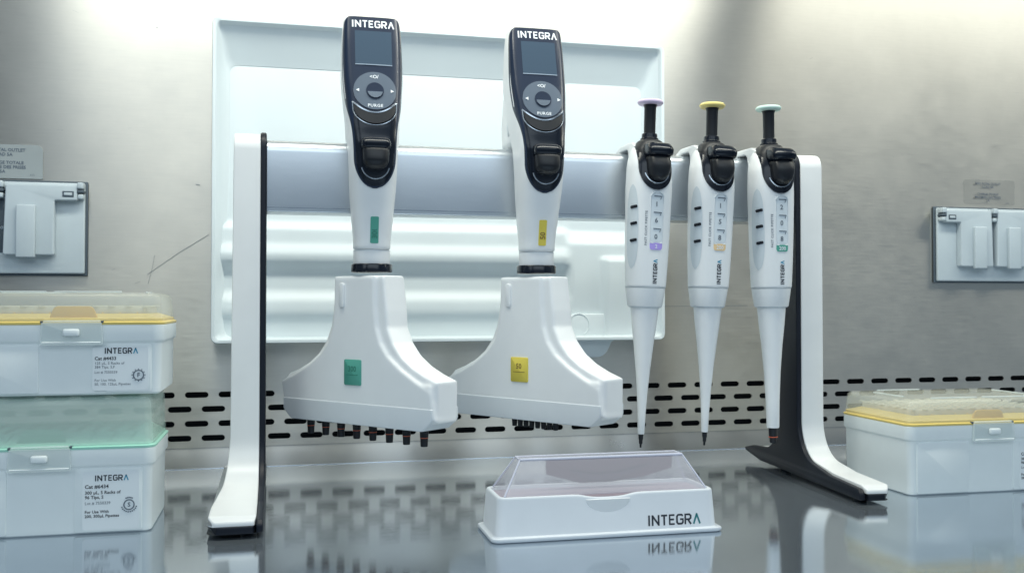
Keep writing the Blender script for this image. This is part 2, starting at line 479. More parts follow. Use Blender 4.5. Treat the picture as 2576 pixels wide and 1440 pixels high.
def scratch(p, wd=0.0004):
    V = []; F = []
    for i, (x, z) in enumerate(p): V += [(x, -0.0004, z + wd / 2), (x + wd * 0.4, -0.0004, z - wd / 2)]
    for i in range(len(p) - 1): F.append((2 * i, 2 * i + 1, 2 * i + 3, 2 * i + 2))
    obj('scratch', mk('scratch', V, F), M['scratch'], wall, smooth=False)
scratch([(-0.1273, 0.1889), (-0.098, 0.2105), (-0.0704, 0.2285)], 0.0005)
scratch([(-0.1205, 0.208), (-0.1225, 0.196), (-0.1265, 0.1801)], 0.0006)
scratch([(0.40, 0.1578), (0.45, 0.1582), (0.5081, 0.1587)], 0.0006)
scratch([(0.4925, 0.153), (0.4940, 0.1475)], 0.0009)
scratch([(-0.083, 0.2775), (-0.079, 0.2772)], 0.0012)
scratch([(-0.121, 0.43), (-0.119, 0.4299)], 0.0011)
for i in range(60):
    x = random.uniform(-0.25, 0.95); z = random.uniform(0.1, 0.48); a = random.uniform(-0.5, 0.5); l = random.uniform(0.001, 0.006)
    scratch([(x, z), (x + l * math.cos(a), z + l * math.sin(a))], random.uniform(0.0001, 0.0003))

# dark posts added out of view, to reflect as soft streaks in the steel
for n_, (x0_, x1_) in enumerate(((-0.80, -0.56), (1.12, 1.26))):
    struct(obj('added_dark_post', rbox('added_dark_post', x0_, x1_, -1.36, -1.30, 0.0, 1.5, 0.004), M['blackm']))

# the white moulded tray that hangs on the back wall behind the stand
t = thing('moulded_tray', 'large white moulded plastic tray fixed to the steel back wall behind the stand', 'tray', (0.165, -0.001, 0.121))
t_o = Vector((0.165, -0.001, 0.121))
def T(me):
    me.transform(Matrix.Translation(-t_o)); return me
X0, X1, Z0, Z1 = -0.066, 0.3975, 0.1225, 0.4365
YR = -0.030
def ring_mesh(name, rects):
    """rects: list of (x0, x1, z0, z1, r, y): rounded rectangles joined one to the next"""
    V = []; F = []; n = None
    for x0, x1, z0, z1, r, y in rects:
        p = []
        for cx, cz, a0 in ((x1 - r, z1 - r, 0), (x0 + r, z1 - r, 90), (x0 + r, z0 + r, 180), (x1 - r, z0 + r, 270)):
            for k in range(7): a = R(a0 + 15 * k); p.append((cx + r * math.cos(a), y, cz + r * math.sin(a)))
        n = len(p); V += p
    for j in range(len(rects) - 1):
        for i in range(n): F.append((j * n + i, j * n + (i + 1) % n, (j + 1) * n + (i + 1) % n, (j + 1) * n + i))
    return mk(name, V, F)
rim = ring_mesh('rim', [(X0, X1, Z0, Z1, .006, -0.001), (X0, X1, Z0, Z1, .006, YR + .002), (X0 + .0006, X1 - .0006, Z0 + .0006, Z1 - .0006, .006, YR),
                        (X0 + .0035, X1 - .0035, Z0 + .0030, Z1 - .0035, .005, YR), (X0 + .0042, X1 - .0042, Z0 + .0037, Z1 - .0042, .005, YR + .001),
                        (X0 + .006, X1 - .005, Z0 + .005, Z1 - .006, .005, YR + .006)])
obj('rim', T(rim), M['tray'], t, ang=50)
side = ring_mesh('side_wall', [(X0 + .006, X1 - .005, Z0 + .005, Z1 - .006, .005, YR + .006), (X0 + .011, X1 - .014, Z0 + .004, Z1 - .034, .007, -0.007), (X0 + .015, X1 - .017, Z0 + .006, Z1 - .040, .008, -0.004)])
obj('side_wall', T(side), M['tray'], t, ang=50)
# back panel with the moulded ledges across its lower half
def zprof(x):
    return [(0.405, -0.0035), (0.30, -0.004), (0.246, -0.005), (0.240, -0.0065), (0.237, -0.011), (0.234, -0.0125), (0.222, -0.0135), (0.214, -0.0165), (0.209, -0.0180), (0.2035, -0.0170), (0.198, -0.0125), (0.194, -0.0095),
            (0.188, -0.007), (0.176, -0.007), (0.171, -0.0085), (0.166, -0.0115), (0.161, -0.0132), (0.155, -0.0135), (0.150, -0.0125), (0.146, -0.0100), (0.141, -0.0080), (0.134, -0.0065), (0.126, -0.0055), (0.1225, -0.004)]
V = []; F = []; pr = zprof(0)
zs = [0.405 - (0.405 - 0.1225) * i / 150 for i in range(151)]
prs = sorted((z, y) for z, y in pr)
def yprof(z): return interp(prs, z)[0]
xs = [X0 + 0.004 + (X1 - X0 - 0.008) * i / 140 for i in range(141)]
def sm(a, b, x):
    q = max(0, min(1, (x - a) / (b - a))); return q * q * (3 - 2 * q)
def yback(x, z):
    y = yprof(z)
    # right-hand part: one deep smooth box with a soft upright rib
    k = sm(0.290, 0.300, x)
    yr = -0.004 - 0.011 * sm(0.240, 0.222, z) + 0.004 * sm(0.19, 0.13, z)
    rib = sm(0.330, 0.336, x) * sm(0.212, 0.206, z)
    yr -= 0.009 * rib
    return y * (1 - k) + yr * k
for z in zs:
    for x in xs: V.append((x, yback(x, z), z))
nx = len(xs)
for j in range(len(zs) - 1):
    for i in range(nx - 1): F.append((j * nx + i, j * nx + i + 1, (j + 1) * nx + i + 1, (j + 1) * nx + i))
obj('back_panel', T(mk('back_panel', V, F)), M['tray'], t, ang=80)
# spout lobe under the lower edge
lobe = fillet([(0.293, 0.150, .01), (0.346, 0.150, .01), (0.350, 0.1235, .004), (0.342, 0.1210, .006), (0.334, 0.1040, .014), (0.309, 0.1040, .014), (0.299, 0.122, .008), (0.293, 0.130, .004)])
obj('spout', T(prism('spout', lobe, -0.0100, -0.0172, 'y', 0.0012)), M['tray'], t)
arc = [(0.305 + 0.0115 * math.cos(R(a)), -0.0172, 0.1385 + 0.0115 * math.sin(R(a))) for a in range(-60, 151, 10)]
obj('moulded_ring', T(tube('moulded_ring', arc, 0.0007, 8)), M['tray'], t)

# ================================================================== OUTLET PLATES
def wtext(s, size, x, y, z, m, parent, align='CENTER', name='lettering', bold=False):
    return write(name, s, size, lambda a, b: (x + a, y, z + b), m, parent, align, bold)

def outlet(loc, sgn, label):
    """double gang outlet plate with flap covers; local x runs from the plate's outer edge inwards (sgn), origin at lower outer corner"""
    t = thing('outlet_plate', label, 'outlet', loc, 0, 'covered outlet plates on the back wall')
    def bx(name, a0, a1, y0, y1, z0, z1, r, m, par, seg=3, label=None):
        p, q = sorted((a0 * sgn, a1 * sgn)); return obj(name, rbox(name, p, q, y0, y1, z0, z1, r, seg), m, par)
    bx('gasket', -0.0015, 0.1500, -0.0025, -0.0003, -0.0015, 0.0885, 0.001, M['gasket'], t)
    bx('plate', 0.0005, 0.148, -0.007, -0.0026, 0.0005, 0.0865, 0.0016, M['plate'], t)
    def flap(pts, ra, rb_):
        f = obj('flap', prism('flap', [(a * sgn, b) for a, b in fillet(pts[::-1])], -0.016, -0.0072, 'y', 0.0013), M['plate'], t)
        obj('rib', rbox('rib', min(ra * sgn, rb_ * sgn), max(ra * sgn, rb_ * sgn), -0.0205, -0.0155, 0.0150, 0.0640, 0.0012), M['plate'], f)
        return f
    f1 = flap([(0.0055, 0.0835, .002), (0.0675, 0.0835, .002), (0.0695, 0.0175, .002), (0.0255, 0.0175, .002), (0.0255, 0.0690, .0015), (0.0055, 0.0690, .002)], 0.041, 0.0575)
    obj('label_slot', rbox('label_slot', min(.0085 * sgn, .0185 * sgn), max(.0085 * sgn, .0185 * sgn), -0.0166, -0.0155, 0.0722, 0.0778, 0.0005), M['gasket'], f1)
    obj('slot_window', rbox('slot_window', min(.0099 * sgn, .0171 * sgn), max(.0099 * sgn, .0171 * sgn), -0.0170, -0.0160, 0.0737, 0.0763, 0.0004), M['plate'], f1)
    flap([(0.0760, 0.0835, .002), (0.1400, 0.0835, .002), (0.1400, 0.0690, .002), (0.1200, 0.0690, .0015), (0.1200, 0.0175, .002), (0.0750, 0.0175, .002)], 0.088, 0.1045)
    bx('gap_strip', 0.0702, 0.0745, -0.0078, -0.0068, 0.0200, 0.0700, 0.0002, M['gasket'], t)
    for a in (0.0028, 0.0722):
        bx('hinge', a - 0.0028, a + 0.0028, -0.0175, -0.0068, 0.0800, 0.0860, 0.0012, M['plate'], t)
        bx('hinge_clip', a - 0.0030, a + 0.0030, -0.0168, -0.0068, 0.0760, 0.0792, 0.0010, M['gasket'], t)
        bx('hinge_foot', a - 0.0025, a + 0.0025, -0.0160, -0.0068, 0.0705, 0.0752, 0.0012, M['plate'], t)
    obj('screw', lathe('screw', [(0.0001, 0), (0.0016, 0), (0.0018, 0.0006), (0.0012, 0.0012), (0.0001, 0.0013)], 16), M['chrome'], t, loc=(0.0723 * sgn, -0.0074, 0.043), rot=(R(90), 0, 0))
    return t
oL = outlet((-0.1822, 0, 0.1885), -1, 'grey double outlet plate with hinged flap covers on the wall above the stacked boxes')
wtext('WEATHER RESISTANT WHEN COVER CLOSED', 0.0029, -0.045, -0.0072, 0.0085, M['recess'], oL)
wtext('15A 125V   USE WITH COVER CLOSED', 0.0029, -0.045, -0.0072, 0.0040, M['recess'], oL)
oR = outlet((0.7485, 0, 0.1870), 1, 'grey double outlet plate with hinged flap covers on the wall at the right edge')

# warning notices above the outlets
nt_ = thing('outlet_notice', 'grey rounded sticker with black lettering above the left outlet plate', 'sticker', (-0.262, -0.0006, 0.276))
obj('sticker_film', prism('sticker_film', fillet([(-0.05, 0.0025, .001), (0.041, 0.0025, .001), (0.041, 0.0345, .006), (-0.05, 0.0345, .006)]), -0.0006, 0.0004, 'y'), M['sticker'], nt_, smooth=False)
for s, x, z in (('MAX TOTAL OUTLET', 0.006, 0.0280), ('LOAD 5A', 0.006, 0.0237), ('CHARGE TOTALE', 0.008, 0.0160), ('MAXIMALE DES PRISES', 0.006, 0.0118), ('5A', 0.006, 0.0076)):
    wtext(s, 0.0041, x, -0.0009, z, M['inkg'], nt_, bold=True)
wtext('E-72', 0.0022, 0.032, -0.0009, 0.0055, M['inkg'], nt_)
nt_ = thing('outlet_notice', 'small black lettering on a clear film above the right outlet plate', 'sticker', (0.823, -0.0006, 0.279))
film = mat('clear_film', (0.45, 0.46, 0.45), 0.25, metal=0.6, alpha=0.08)
obj('sticker_film', prism('sticker_film', fillet([(-0.033, 0.0005, .003), (0.038, 0.0005, .003), (0.038, 0.030, .003), (-0.033, 0.030, .003)]), -0.0003, 0.0004, 'y'), film, nt_, smooth=False)
for s, x, z in (('MAX TOTAL OUTLET', 0.0, 0.0240), ('LOAD 5A', 0.0, 0.0202), ('CHARGE TOTALE', 0.0, 0.0118), ('MAXIMALE DES PRISES', 0.0, 0.0078), ('5A', 0.0, 0.0038)):
    wtext(s, 0.0037, x, -0.0006, z, M['inkg'], nt_, bold=True)
wtext('E-72', 0.0024, 0.027, -0.0006, 0.0015, M['inkg'], nt_)

# ================================================================== STAND
st = thing('pipette_stand', 'white and black two legged pipette stand with a wide aluminium rail', 'pipette stand', (0.22, -0.17, 0))
so = Vector((0.22, -0.17, 0))
railp = fillet([(-0.187, 0.2350, .0015), (-0.187, 0.2945, .010), (-0.160, 0.2945, .006), (-0.160, 0.2350, .0015)][::-1], 8)
me = prism('rail', railp, -0.0125, 0.4600, 'x', 0.0004, 1); me.transform(Matrix.Translation(-so))
rail = obj('rail', me, M['alu'], st, ang=30)
for z in (0.2385,):
    me = rbox('rail_groove', -0.012, 0.4595, -0.1872, -0.1868, z, z + (0.0005 if z < .24 else .00025), 0); me.transform(Matrix.Translation(-so))
    obj('rail_groove', me, M['trim'], rail, smooth=False)
me = rbox('rail_end_cap', 0.4600, 0.4612, -0.1865, -0.1605, 0.2355, 0.2940, 0.0004); me.transform(Matrix.Translation(-so))
obj('rail_end_cap', me, M['band'], st)

outl = [(-0.1915, 0.3005, .014), (-0.1915, 0.0240, .060), (-0.252, 0.0145, .03), (-0.303, 0.0125, .004), (-0.3065, 0.0090, .003), (-0.3065, 0.0036, .0015), (-0.105, 0.0036, .01), (-0.068, 0.0085, .004), (-0.064, 0.0118, .003), (-0.086, 0.0165, .02), (-0.148, 0.0215, .034), (-0.1500, 0.3005, .010)]
# white shell stops above the black sole and stays a little inside the black side plate
shell = [(-0.1920, 0.2990, .014), (-0.1920, 0.0240, .060), (-0.252, 0.0165, .03), (-0.300, 0.0150, .006), (-0.3070, 0.0120, .004), (-0.3070, 0.0086, .001), (-0.110, 0.0086, .01), (-0.075, 0.0110, .004), (-0.090, 0.0160, .02), (-0.149, 0.0225, .034), (-0.1510, 0.2990, .012)]
def dense(pts, d=0.003):
    out = []
    for i, p in enumerate(pts):
        q = pts[(i + 1) % len(pts)]; k = max(1, int(math.hypot(q[0] - p[0], q[1] - p[1]) / d))
        k = 1 if max(p[1], q[1]) > 0.09 else k
        for j in range(k): out.append((p[0] + (q[0] - p[0]) * j / k, p[1] + (q[1] - p[1]) * j / k))
    return out
def make_post(parent, side, xin, yaw, flare):
    """side +1: shell lies at x greater than the inner face"""
    e = Matrix.Translation(Vector((xin, -0.17, 0))) @ Matrix.Rotation(R(yaw), 4, 'Z') @ Matrix.Translation(Vector((0, 0.17, 0)))
    def fin(me, fl=True):
        if fl:
            for v in me.vertices:
                if abs(v.co.x) > 0.012:
                    k = 0.55 * max(0, 1 - v.co.z / 0.10) ** 2 + 0.45 * max(sm(0.19, 0.28, -v.co.y), sm(0.152, 0.09, -v.co.y))
                    v.co.x += side * flare * k
        for v in me.vertices:               # round the toe in plan
            t_ = (-0.2985 - v.co.y) / 0.0092
            if t_ > 0:
                q = 0.0085 * (1 - math.sqrt(max(0, 1 - min(1, t_) ** 2)))
                a = abs(v.co.x)
                if a > 0.012: v.co.x -= side * q
                elif a < 0.009 and fl: v.co.x += side * q * 0.35
        me.transform(Matrix.Translation(-so) @ e); return me
    p1 = prism('side_plate', dense(fillet(outl, 12)), 0, side * 0.0048, 'x', 0.0014, 3)
    plate = obj('side_plate', fin(p1, False), M['navy'], parent, ang=40)
    p2 = prism('shell', dense(fillet(shell, 12)), side * 0.0046, side * 0.0255, 'x', 0.0035, 4)
    obj('shell', fin(p2), M['white2'], parent, ang=50)
    sole = fillet([(-0.3075, 0.0034, .001), (-0.110, 0.0034, .01), (-0.080, 0.0085, .001), (-0.080, 0.0095, .001), (-0.3075, 0.0088, .001)], 3)
    p3 = prism('sole', dense(sole), side * 0.0046, side * 0.0250, 'x', 0.0006, 1)
    obj('sole', fin(p3), M['navy'], parent, ang=40)
    for yy in (-0.288, -0.144):
        ft = lathe('foot_pad', [(0.0001, 0), (0.0052, 0.0), (0.0056, 0.0008), (0.0056, 0.0040), (0.0001, 0.0040)], 24, side * 0.010, yy)
        obj('foot_pad', fin(ft, False), M['blackm'], parent)
make_post(st, -1, -0.0126, 0.3, 0.013)
make_post(st, 1, 0.4612, -5.2, 0.002)
# moulded grip ridges on the outer side of the left post
for k in range(17):
    z = 0.195 + k * 0.0042
    me = rbox('grip_ridge', -0.0394, -0.0375, -0.170, -0.156, z, z + 0.0016, 0.0004, 1); me.transform(Matrix.Translation(-so))
    obj('grip_ridge', me, M['white2'], st)

# ================================================================== MULTICHANNEL PIPETTES
def remeshed(name, meshes, voxel, smooth_it=6):
    """weld several solids into one soft moulded skin"""
    o = bpy.data.objects.new('weld_tmp', merge('weld_tmp', meshes)); COL.objects.link(o)
    r = o.modifiers.new('r', 'REMESH'); r.mode = 'VOXEL'; r.voxel_size = voxel
    s = o.modifiers.new('s', 'SMOOTH'); s.iterations = smooth_it; s.factor = 0.5
    dg = bpy.context.evaluated_depsgraph_get(); dg.update()
    me = bpy.data.meshes.new_from_object(o.evaluated_get(dg)); bpy.data.objects.remove(o); me.name = name
    return me

BZ = 0.040      # height of the lowest point above the bench
body_secs = [(0.2037, 0.0150, -0.0162, 0.0155, 2.3), (0.2080, 0.0150, -0.0165, 0.0155, 2.3), (0.2300, 0.0168, -0.0205, 0.0160, 2.5), (0.2520, 0.0184, -0.0262, 0.0160, 2.8),
             (0.2700, 0.0190, -0.0305, 0.0160, 3.2), (0.2850, 0.0196, -0.0305, 0.0160, 3.6), (0.3000, 0.0208, -0.0270, 0.0200, 4.0), (0.3200, 0.0228, -0.0210, 0.0260, 4.2),
             (0.3470, 0.0246, -0.0125, 0.0300, 4.4), (0.3750, 0.0240, -0.0045, 0.0270, 4.6), (0.3945, 0.0226, 0.0010, 0.0240, 4.6)]
HB = Loft(body_secs)
hook_secs = [(0.2965, 0.0185, 0.005, 0.064, 3.5), (0.315, 0.0195, 0.005, 0.063, 3.5), (0.335, 0.0195, 0.005, 0.058, 3.2), (0.352, 0.0190, 0.005, 0.046, 3.0), (0.364, 0.0175, 0.005, 0.028, 3.0)]

def shiftz(me): me.transform(Matrix.Translation((0, 0, -BZ))); return me

shared = {}
def make_multichannel(label, x, y, head_ang, accent, accent_ink, vol, fine):
    t = thing('multichannel_pipette', label, 'pipette', (x, y, BZ), 0, 'electronic multichannel pipettes on the rail')
    S = HB.front
    def add(key, fn, m, parent=None, ang=40, lab=None):
        if key not in shared: shared[key] = shiftz(fn())
        me = shared[key]
        if me.materials and me.materials[0] is not m: me = me.copy(); shared[key + m.name] = me
        o = obj(key.split('#')[0], me, m, parent or t, ang=ang)
        if lab: o['label'] = lab
        return o
    hnd = add('handle', lambda: HB.mesh('handle', 110, 64, 0.0025), M['white'])
    hk = add('rail_hook', lambda: Loft(hook_secs).mesh('rail_hook', 30, 40, 0.004), M['white'])
    def btn():
        me = lathe('side_button', [(0.0001, 0), (0.0040, 0), (0.0046, -0.0006), (0.0035, -0.0014), (0.0001, -0.0018)], 24)
        me.transform(Matrix.Translation((-0.0186, 0.0225, 0.312)) @ Matrix.Rotation(R(90), 4, 'Y') @ Matrix.Diagonal((1.6, 0.8, 1, 1))); return me
    add('side_button', btn, M['band'], hk)
    # black front panel, full width at the screen and rounded at the foot
    def hwf(z):
        hw = interp(HB.secs, z)[0]
        base = hw - 0.0003 if z > 0.325 else hw - 0.0003 - 0.0024 * sm(0.325, 0.295, z)
        if z < 0.2745: base *= math.sqrt(max(0.0, 1 - ((0.2745 - z) / 0.0235) ** 2))
        if z > 0.386: base -= 0.004 * (1 - math.sqrt(max(0, 1 - ((z - 0.386) / 0.0078) ** 2)))
        return base
    def fp():
        return patch('front_panel', S, lambda z: -hwf(z), lambda z: hwf(z), 0.2511, 0.3937, 0.0010, 90, 28, by='z', deep=0.0022)
    panel = add('front_panel', fp, M['face'], ang=50)
    S2 = lambda a, z: S(a, z) - 0.0010
    # lower, glossier bay that carries the ejector
    def bay():
        def hb(z): return min(hwf(z) - 0.0014, 0.0165 * math.sqrt(max(0, 1 - (max(0, 0.274 - z) / 0.0215) ** 2)))
        return patch('ejector_bay', S2, lambda z: -hb(z), lambda z: hb(z), 0.2528, 0.3120, 0.0004, 60, 20, by='z', deep=0.001)
    bayo = add('ejector_bay', bay, M['black'], panel, 50)
    S3 = lambda a, z: S(a, z) - 0.0014
    scr = add('screen', lambda: patch('screen', S2, lambda a: 0.3525, lambda a: 0.3812, -0.0145, 0.0150, 0.0003, 4, 4, deep=0.001), M['screen'], panel)
    add('screen_edge', lambda: patch('screen_edge', S2, lambda a: 0.3515, lambda a: 0.3524, -0.0145, 0.0150, 0.0005, 4, 1, deep=0.001), M['screenb'], scr)
    wh = add('touch_wheel', lambda: disc_patch('touch_wheel', S2, 0.0005, 0.3296, 0.0170, 0.0160, 0.0007, 48), M['wheel'], panel)
    add('centre_button', lambda: disc_patch('centre_button', S2, 0.0005, 0.3296, 0.0070, 0.0068, 0.0013, 32), M['face'], wh)
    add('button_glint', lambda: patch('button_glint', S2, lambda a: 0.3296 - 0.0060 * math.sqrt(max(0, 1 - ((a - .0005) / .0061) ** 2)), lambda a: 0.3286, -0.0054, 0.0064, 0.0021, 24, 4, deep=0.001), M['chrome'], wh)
    for k, (cx, s) in enumerate(((-0.0130, -1), (0.0140, 1))):
        add('arrow_mark#%d' % k, lambda: mk('arrow_mark', [(cx + s * 0.0016, S2(cx, .3296) - 0.0012, 0.3296), (cx - s * 0.0010, S2(cx, .3310) - 0.0012, 0.3310), (cx - s * 0.0010, S2(cx, .3282) - 0.0012, 0.3282)], [(0, 1, 2)]), M['inkw'], wh)
    # crescent button and its bright outline
    up_ = lambda a: 0.3100 + 0.0078 * ((a / 0.0165) ** 2)
    lo_ = lambda a: 0.3020 + 0.0152 * (1 - math.sqrt(max(0, 1 - (a / 0.0168) ** 2)))
    add('purge_button', lambda: patch('purge_button', S2, lo_, up_, -0.0163, 0.0163, 0.0014, 40, 8, deep=0.002), M['blackm'], panel, 50)
    def crescent_line():
        p = [(-0.0174, 0.3200)] + [(a * 1.035, lo_(a) - 0.0013) for a in [-0.0163 + 0.0326 * k / 40 for k in range(41)]] + [(0.0174, 0.3200)]
        p = [(a, S2(a, z) - 0.0004, z) for a, z in p]; return tube('trim_line', p, 0.0005, 6)
    add('trim_line#a', crescent_line, M['trim'], panel)
    def upper_line():
        p = [(a, up_(a) + 0.0012) for a in [-0.0172 + 0.0344 * k / 40 for k in range(41)]]
        return tube('trim_line', [(a, S2(a, z) + 0.0001, z) for a, z in p], 0.0010, 6)
    add('trim_line#b', upper_line, M['trim'], panel)
    def smile():
        p = [(0.0108 * math.sin(q), 0.2690 - 0.0108 * math.cos(q)) for q in [R(-78 + 156 * k / 24) for k in range(25)]]
        return tube('trim_line', [(a, S3(a, z) - 0.0002, z) for a, z in p], 0.00055, 6)
    add('trim_line#c', smile, M['trim'], bayo)
    # tip ejector: a stout hooded thumb button
    ej = Loft([(0.2650, 0.0062, -0.0395, -0.026, 2.3), (0.2680, 0.0088, -0.0415, -0.026, 2.6), (0.2720, 0.0101, -0.0430, -0.026, 2.8), (0.2790, 0.0103, -0.0420, -0.026, 3.0), (0.2840, 0.0100, -0.0385, -0.026, 3.4)])
    add('ejector_button', lambda: ej.mesh('ejector_button', 30, 40, 0.0025), M['blackm'])
    hood = Loft([(0.2800, 0.0112, -0.0410, -0.024, 4), (0.2850, 0.0115, -0.0420, -0.024, 4), (0.2895, 0.0108, -0.0390, -0.022, 4)])
    add('ejector_hood', lambda: hood.mesh('ejector_hood', 16, 48, 0.0022), M['black'])
    # ring seam, neck ring, black collar
    add('neck_ring', lambda: lathe('neck_ring', [(0.0100, 0.1924), (0.0146, 0.1924), (0.0148, 0.1930), (0.0147, 0.2036), (0.0100, 0.2040)], 48), M['white'])
    add('neck_seam', lambda: lathe('neck_seam', [(0.0130, 0.2028), (0.01485, 0.2029), (0.01485, 0.2036), (0.0130, 0.2037)], 48), M['band'])
    add('collar', lambda: lathe('collar', [(0.0120, 0.1855), (0.0160, 0.1857), (0.0166, 0.1864), (0.0166, 0.1916), (0.0160, 0.1925), (0.0120, 0.1927)], 48), M['black'])
    # volume strip on the neck
    strip = lambda: patch('volume_label', S, lambda a: 0.2085 + 0.0015 * (1 - math.sqrt(max(0, 1 - ((a - .0005) / .00345) ** 8))), lambda a: 0.2295 - 0.0015 * (1 - math.sqrt(max(0, 1 - ((a - .0005) / .00345) ** 8))), 0.0005 - 0.0033, 0.0005 + 0.0033, 0.0003, 16, 8, deep=0.001)
    vl = add('volume_label#' + accent, strip, M[accent]); vl.name = 'volume_label'
    V_, F_ = fontmesh(vol, 0.0062, 'CENTER', True)
    lay('lettering', (V_, F_), lambda a, b: (0.0022 - b + 0.0004, S(0.0022 - b, 0.219 - BZ + BZ) - 0.0004, 0.219 + a - BZ), accent_ink, vl)
    # logo and wheel lettering
    (lv, lf), (av, af), wd = logo(0.0062, 0.19)
    cx0 = -wd / 2 + 0.0005
    f = lambda a, b: (cx0 + a, S2(cx0 + a, 0.3842 + b) - 0.0003, 0.3842 + b - BZ)
    lay('lettering', (lv, lf), f, M['inkw'], panel); lay('lettering', (av, af), f, M['inkw'], panel)
    fw_ = lambda a, b: (0.0005 + a, S2(a, 0.316 + b) - 0.0010, 0.3157 + b - BZ)
    write('lettering', 'PURGE', 0.0036, fw_, M['inkw'], wh, 'CENTER', True, 1.15)
    write('lettering', '<O/', 0.0042, lambda a, b: (a, S2(a, 0.340 + b) - 0.0010, 0.3400 + b - BZ), M['inkw'], wh, 'CENTER', True)

    # ---- head, turned on the neck
    hd = bpy.data.objects.new('head', None); COL.objects.link(hd); hd.parent = t; hd.rotation_euler = (0, 0, R(head_ang)); hd.empty_display_size = 0.01
    if 'head_body' not in shared:
        prof = [(0.183, .0245), (0.170, .0262), (0.155, .0282), (0.142, .0310), (0.130, .0368), (0.120, .0455), (0.112, .0570), (0.106, .0700), (0.1015, .0830)]
        R_ = [(-0.0012 + a + (0.002 if z > .15 else 0), z) for z, a in prof]; L_ = [(-0.004 - a * 1.01, z) for z, a in prof[::-1]]
        bell = R_ + [(0.0815, 0.0700), (-0.0880, 0.0700)] + L_
        m1 = prism('b', bell, -0.0125, 0.0125, 'y', 0.0022, 2)
        fp_ = [(0.183, .0200), (0.160, .0205), (0.142, .0225), (0.130, .0270), (0.120, .0350), (0.110, .0490), (0.102, .0640), (0.095, .0800)]
        fr = [(-0.002 + a, z) for z, a in fp_] + [(0.0820, 0.0720), (-0.0885, 0.0720)] + [(-0.006 - a * 1.10, z) for z, a in fp_[::-1]]
        m2 = prism('f', fr, -0.0155, 0.010, 'y', 0.0020, 2)
        m3 = rbox('base', -0.0895, 0.0790, -0.0150, 0.0140, 0.0690, 0.1005, 0.004, 3)
        shared['head_body'] = shiftz(remeshed('head_body', [m1, m2, m3], 0.0011, 7))
        # lower tray of the head: slimmer, pale grey, with a chamfer underneath
        lw = fillet([(-0.0895, 0.0815, .001), (-0.0895, 0.0720, .004), (-0.0800, 0.0640, .006), (0.0700, 0.0640, .006), (0.0795, 0.0720, .004), (0.0795, 0.0815, .001)][::-1], 5)
        shared['head_skirt'] = shiftz(prism('head_skirt', lw, -0.0162, 0.0150, 'y', 0.0035, 4))
        shared['side_clip'] = shiftz(rbox('side_clip', 0.0785, 0.0800, -0.0075, 0.0090, 0.0735, 0.0750, 0.0004, 1))
        ob = fillet([(-0.0205, 0.1575, .003), (-0.0145, 0.1575, .003), (-0.0145, 0.1775, .003), (-0.0205, 0.1775, .003)], 6)
        shared['release_key'] = shiftz(prism('release_key', ob, -0.0172, -0.012, 'y', 0.0008, 2))
        lb = fillet([(-0.0145, 0.0955, .0012), (0.0045, 0.0955, .0012), (0.0045, 0.1160, .0012), (-0.0145, 0.1160, .0012)], 4)
        shared['channel_label'] = shiftz(prism('channel_label', lb, -0.0166, -0.014, 'y', 0.0003, 1))
        fl_ = Loft([(0.130, 0.0030, -0.0160, 0, 2.2, -0.0160), (0.150, 0.0060, -0.0166, 0, 2.4, -0.0158), (0.168, 0.0078, -0.0168, 0, 2.4, -0.0150), (0.182, 0.0085, -0.0160, 0, 2.4, -0.0145)])
    def hadd(name, key, m, ang=50):
        me = shared[key]
        if me.materials and me.materials[0] is not m: me = me.copy()
        return obj(name, me, m, hd, ang=ang)
    hadd('head_body', 'head_body', M['white'], 80)
    hadd('head_skirt', 'head_skirt', M['band'])
    hadd('side_clip', 'side_clip', M['recess'])
    hadd('release_key', 'release_key', M['white'])
    cl = hadd('channel_label', 'channel_label', M[accent])
    write('lettering', '300' if not fine else '50', 0.0062, lambda a, b: (-0.005 + a, -0.0168, 0.1065 + b - BZ), accent_ink, cl, 'CENTER', True)
    obj('label_line', shiftz(rbox('label_line', -0.0115, 0.0015, -0.0168, -0.0165, 0.1035, 0.1040, 0)), accent_ink, cl, smooth=False)
    # eight channels
    if not fine:
        a0, dp, r = -0.0725, 0.01859, 0.0035
        tm = lathe('channel', [(0.0001, 0.0503), (r * .74, 0.0503), (r * .80, 0.0510), (r * .86, 0.0560), (r * .95, 0.0590), (r * .95, 0.0605), (r, 0.0615), (r * 1.06, 0.0665), (0.0001, 0.0665)], 24)
        gm = lathe('orange_ring', [(r * .5, 0.0567), (r * .93, 0.0568), (r * .93, 0.0573), (r * .5, 0.0574)], 24)
        fm = lathe('channel_flange', [(r * .5, 0.0645), (r * 1.25, 0.0648), (r * 1.25, 0.0665), (r * .5, 0.0668)], 24)
    else:
        a0, dp, r = -0.0249, 0.00657, 0.0023
        tm = lathe('channel', [(0.0001, 0.0560), (r * .8, 0.0560), (r * .9, 0.0566), (r, 0.0600), (r * 1.1, 0.0665), (0.0001, 0.0665)], 16)
        gm = None; fm = None
    shiftz(tm); [shiftz(q) for q in (gm, fm) if q]
    for k in range(8):
        c = obj('channel', tm, M['blackm'], hd, loc=(a0 + dp * k, 0, 0), ang=40)
        if gm:
            obj('ring', gm, M['red'], c); obj('flange', fm, M['black'], c)
    return t

make_multichannel('electronic multichannel pipette with green labels and eight thick black channels hanging left', 0.0708, -0.205, -50.5, 'green', M['greend'], '300µl', False)
make_multichannel('electronic multichannel pipette with yellow labels and thin closely spaced channels', 0.2090, -0.205, -56, 'yellow', M['yellowd'], '50µl', True)

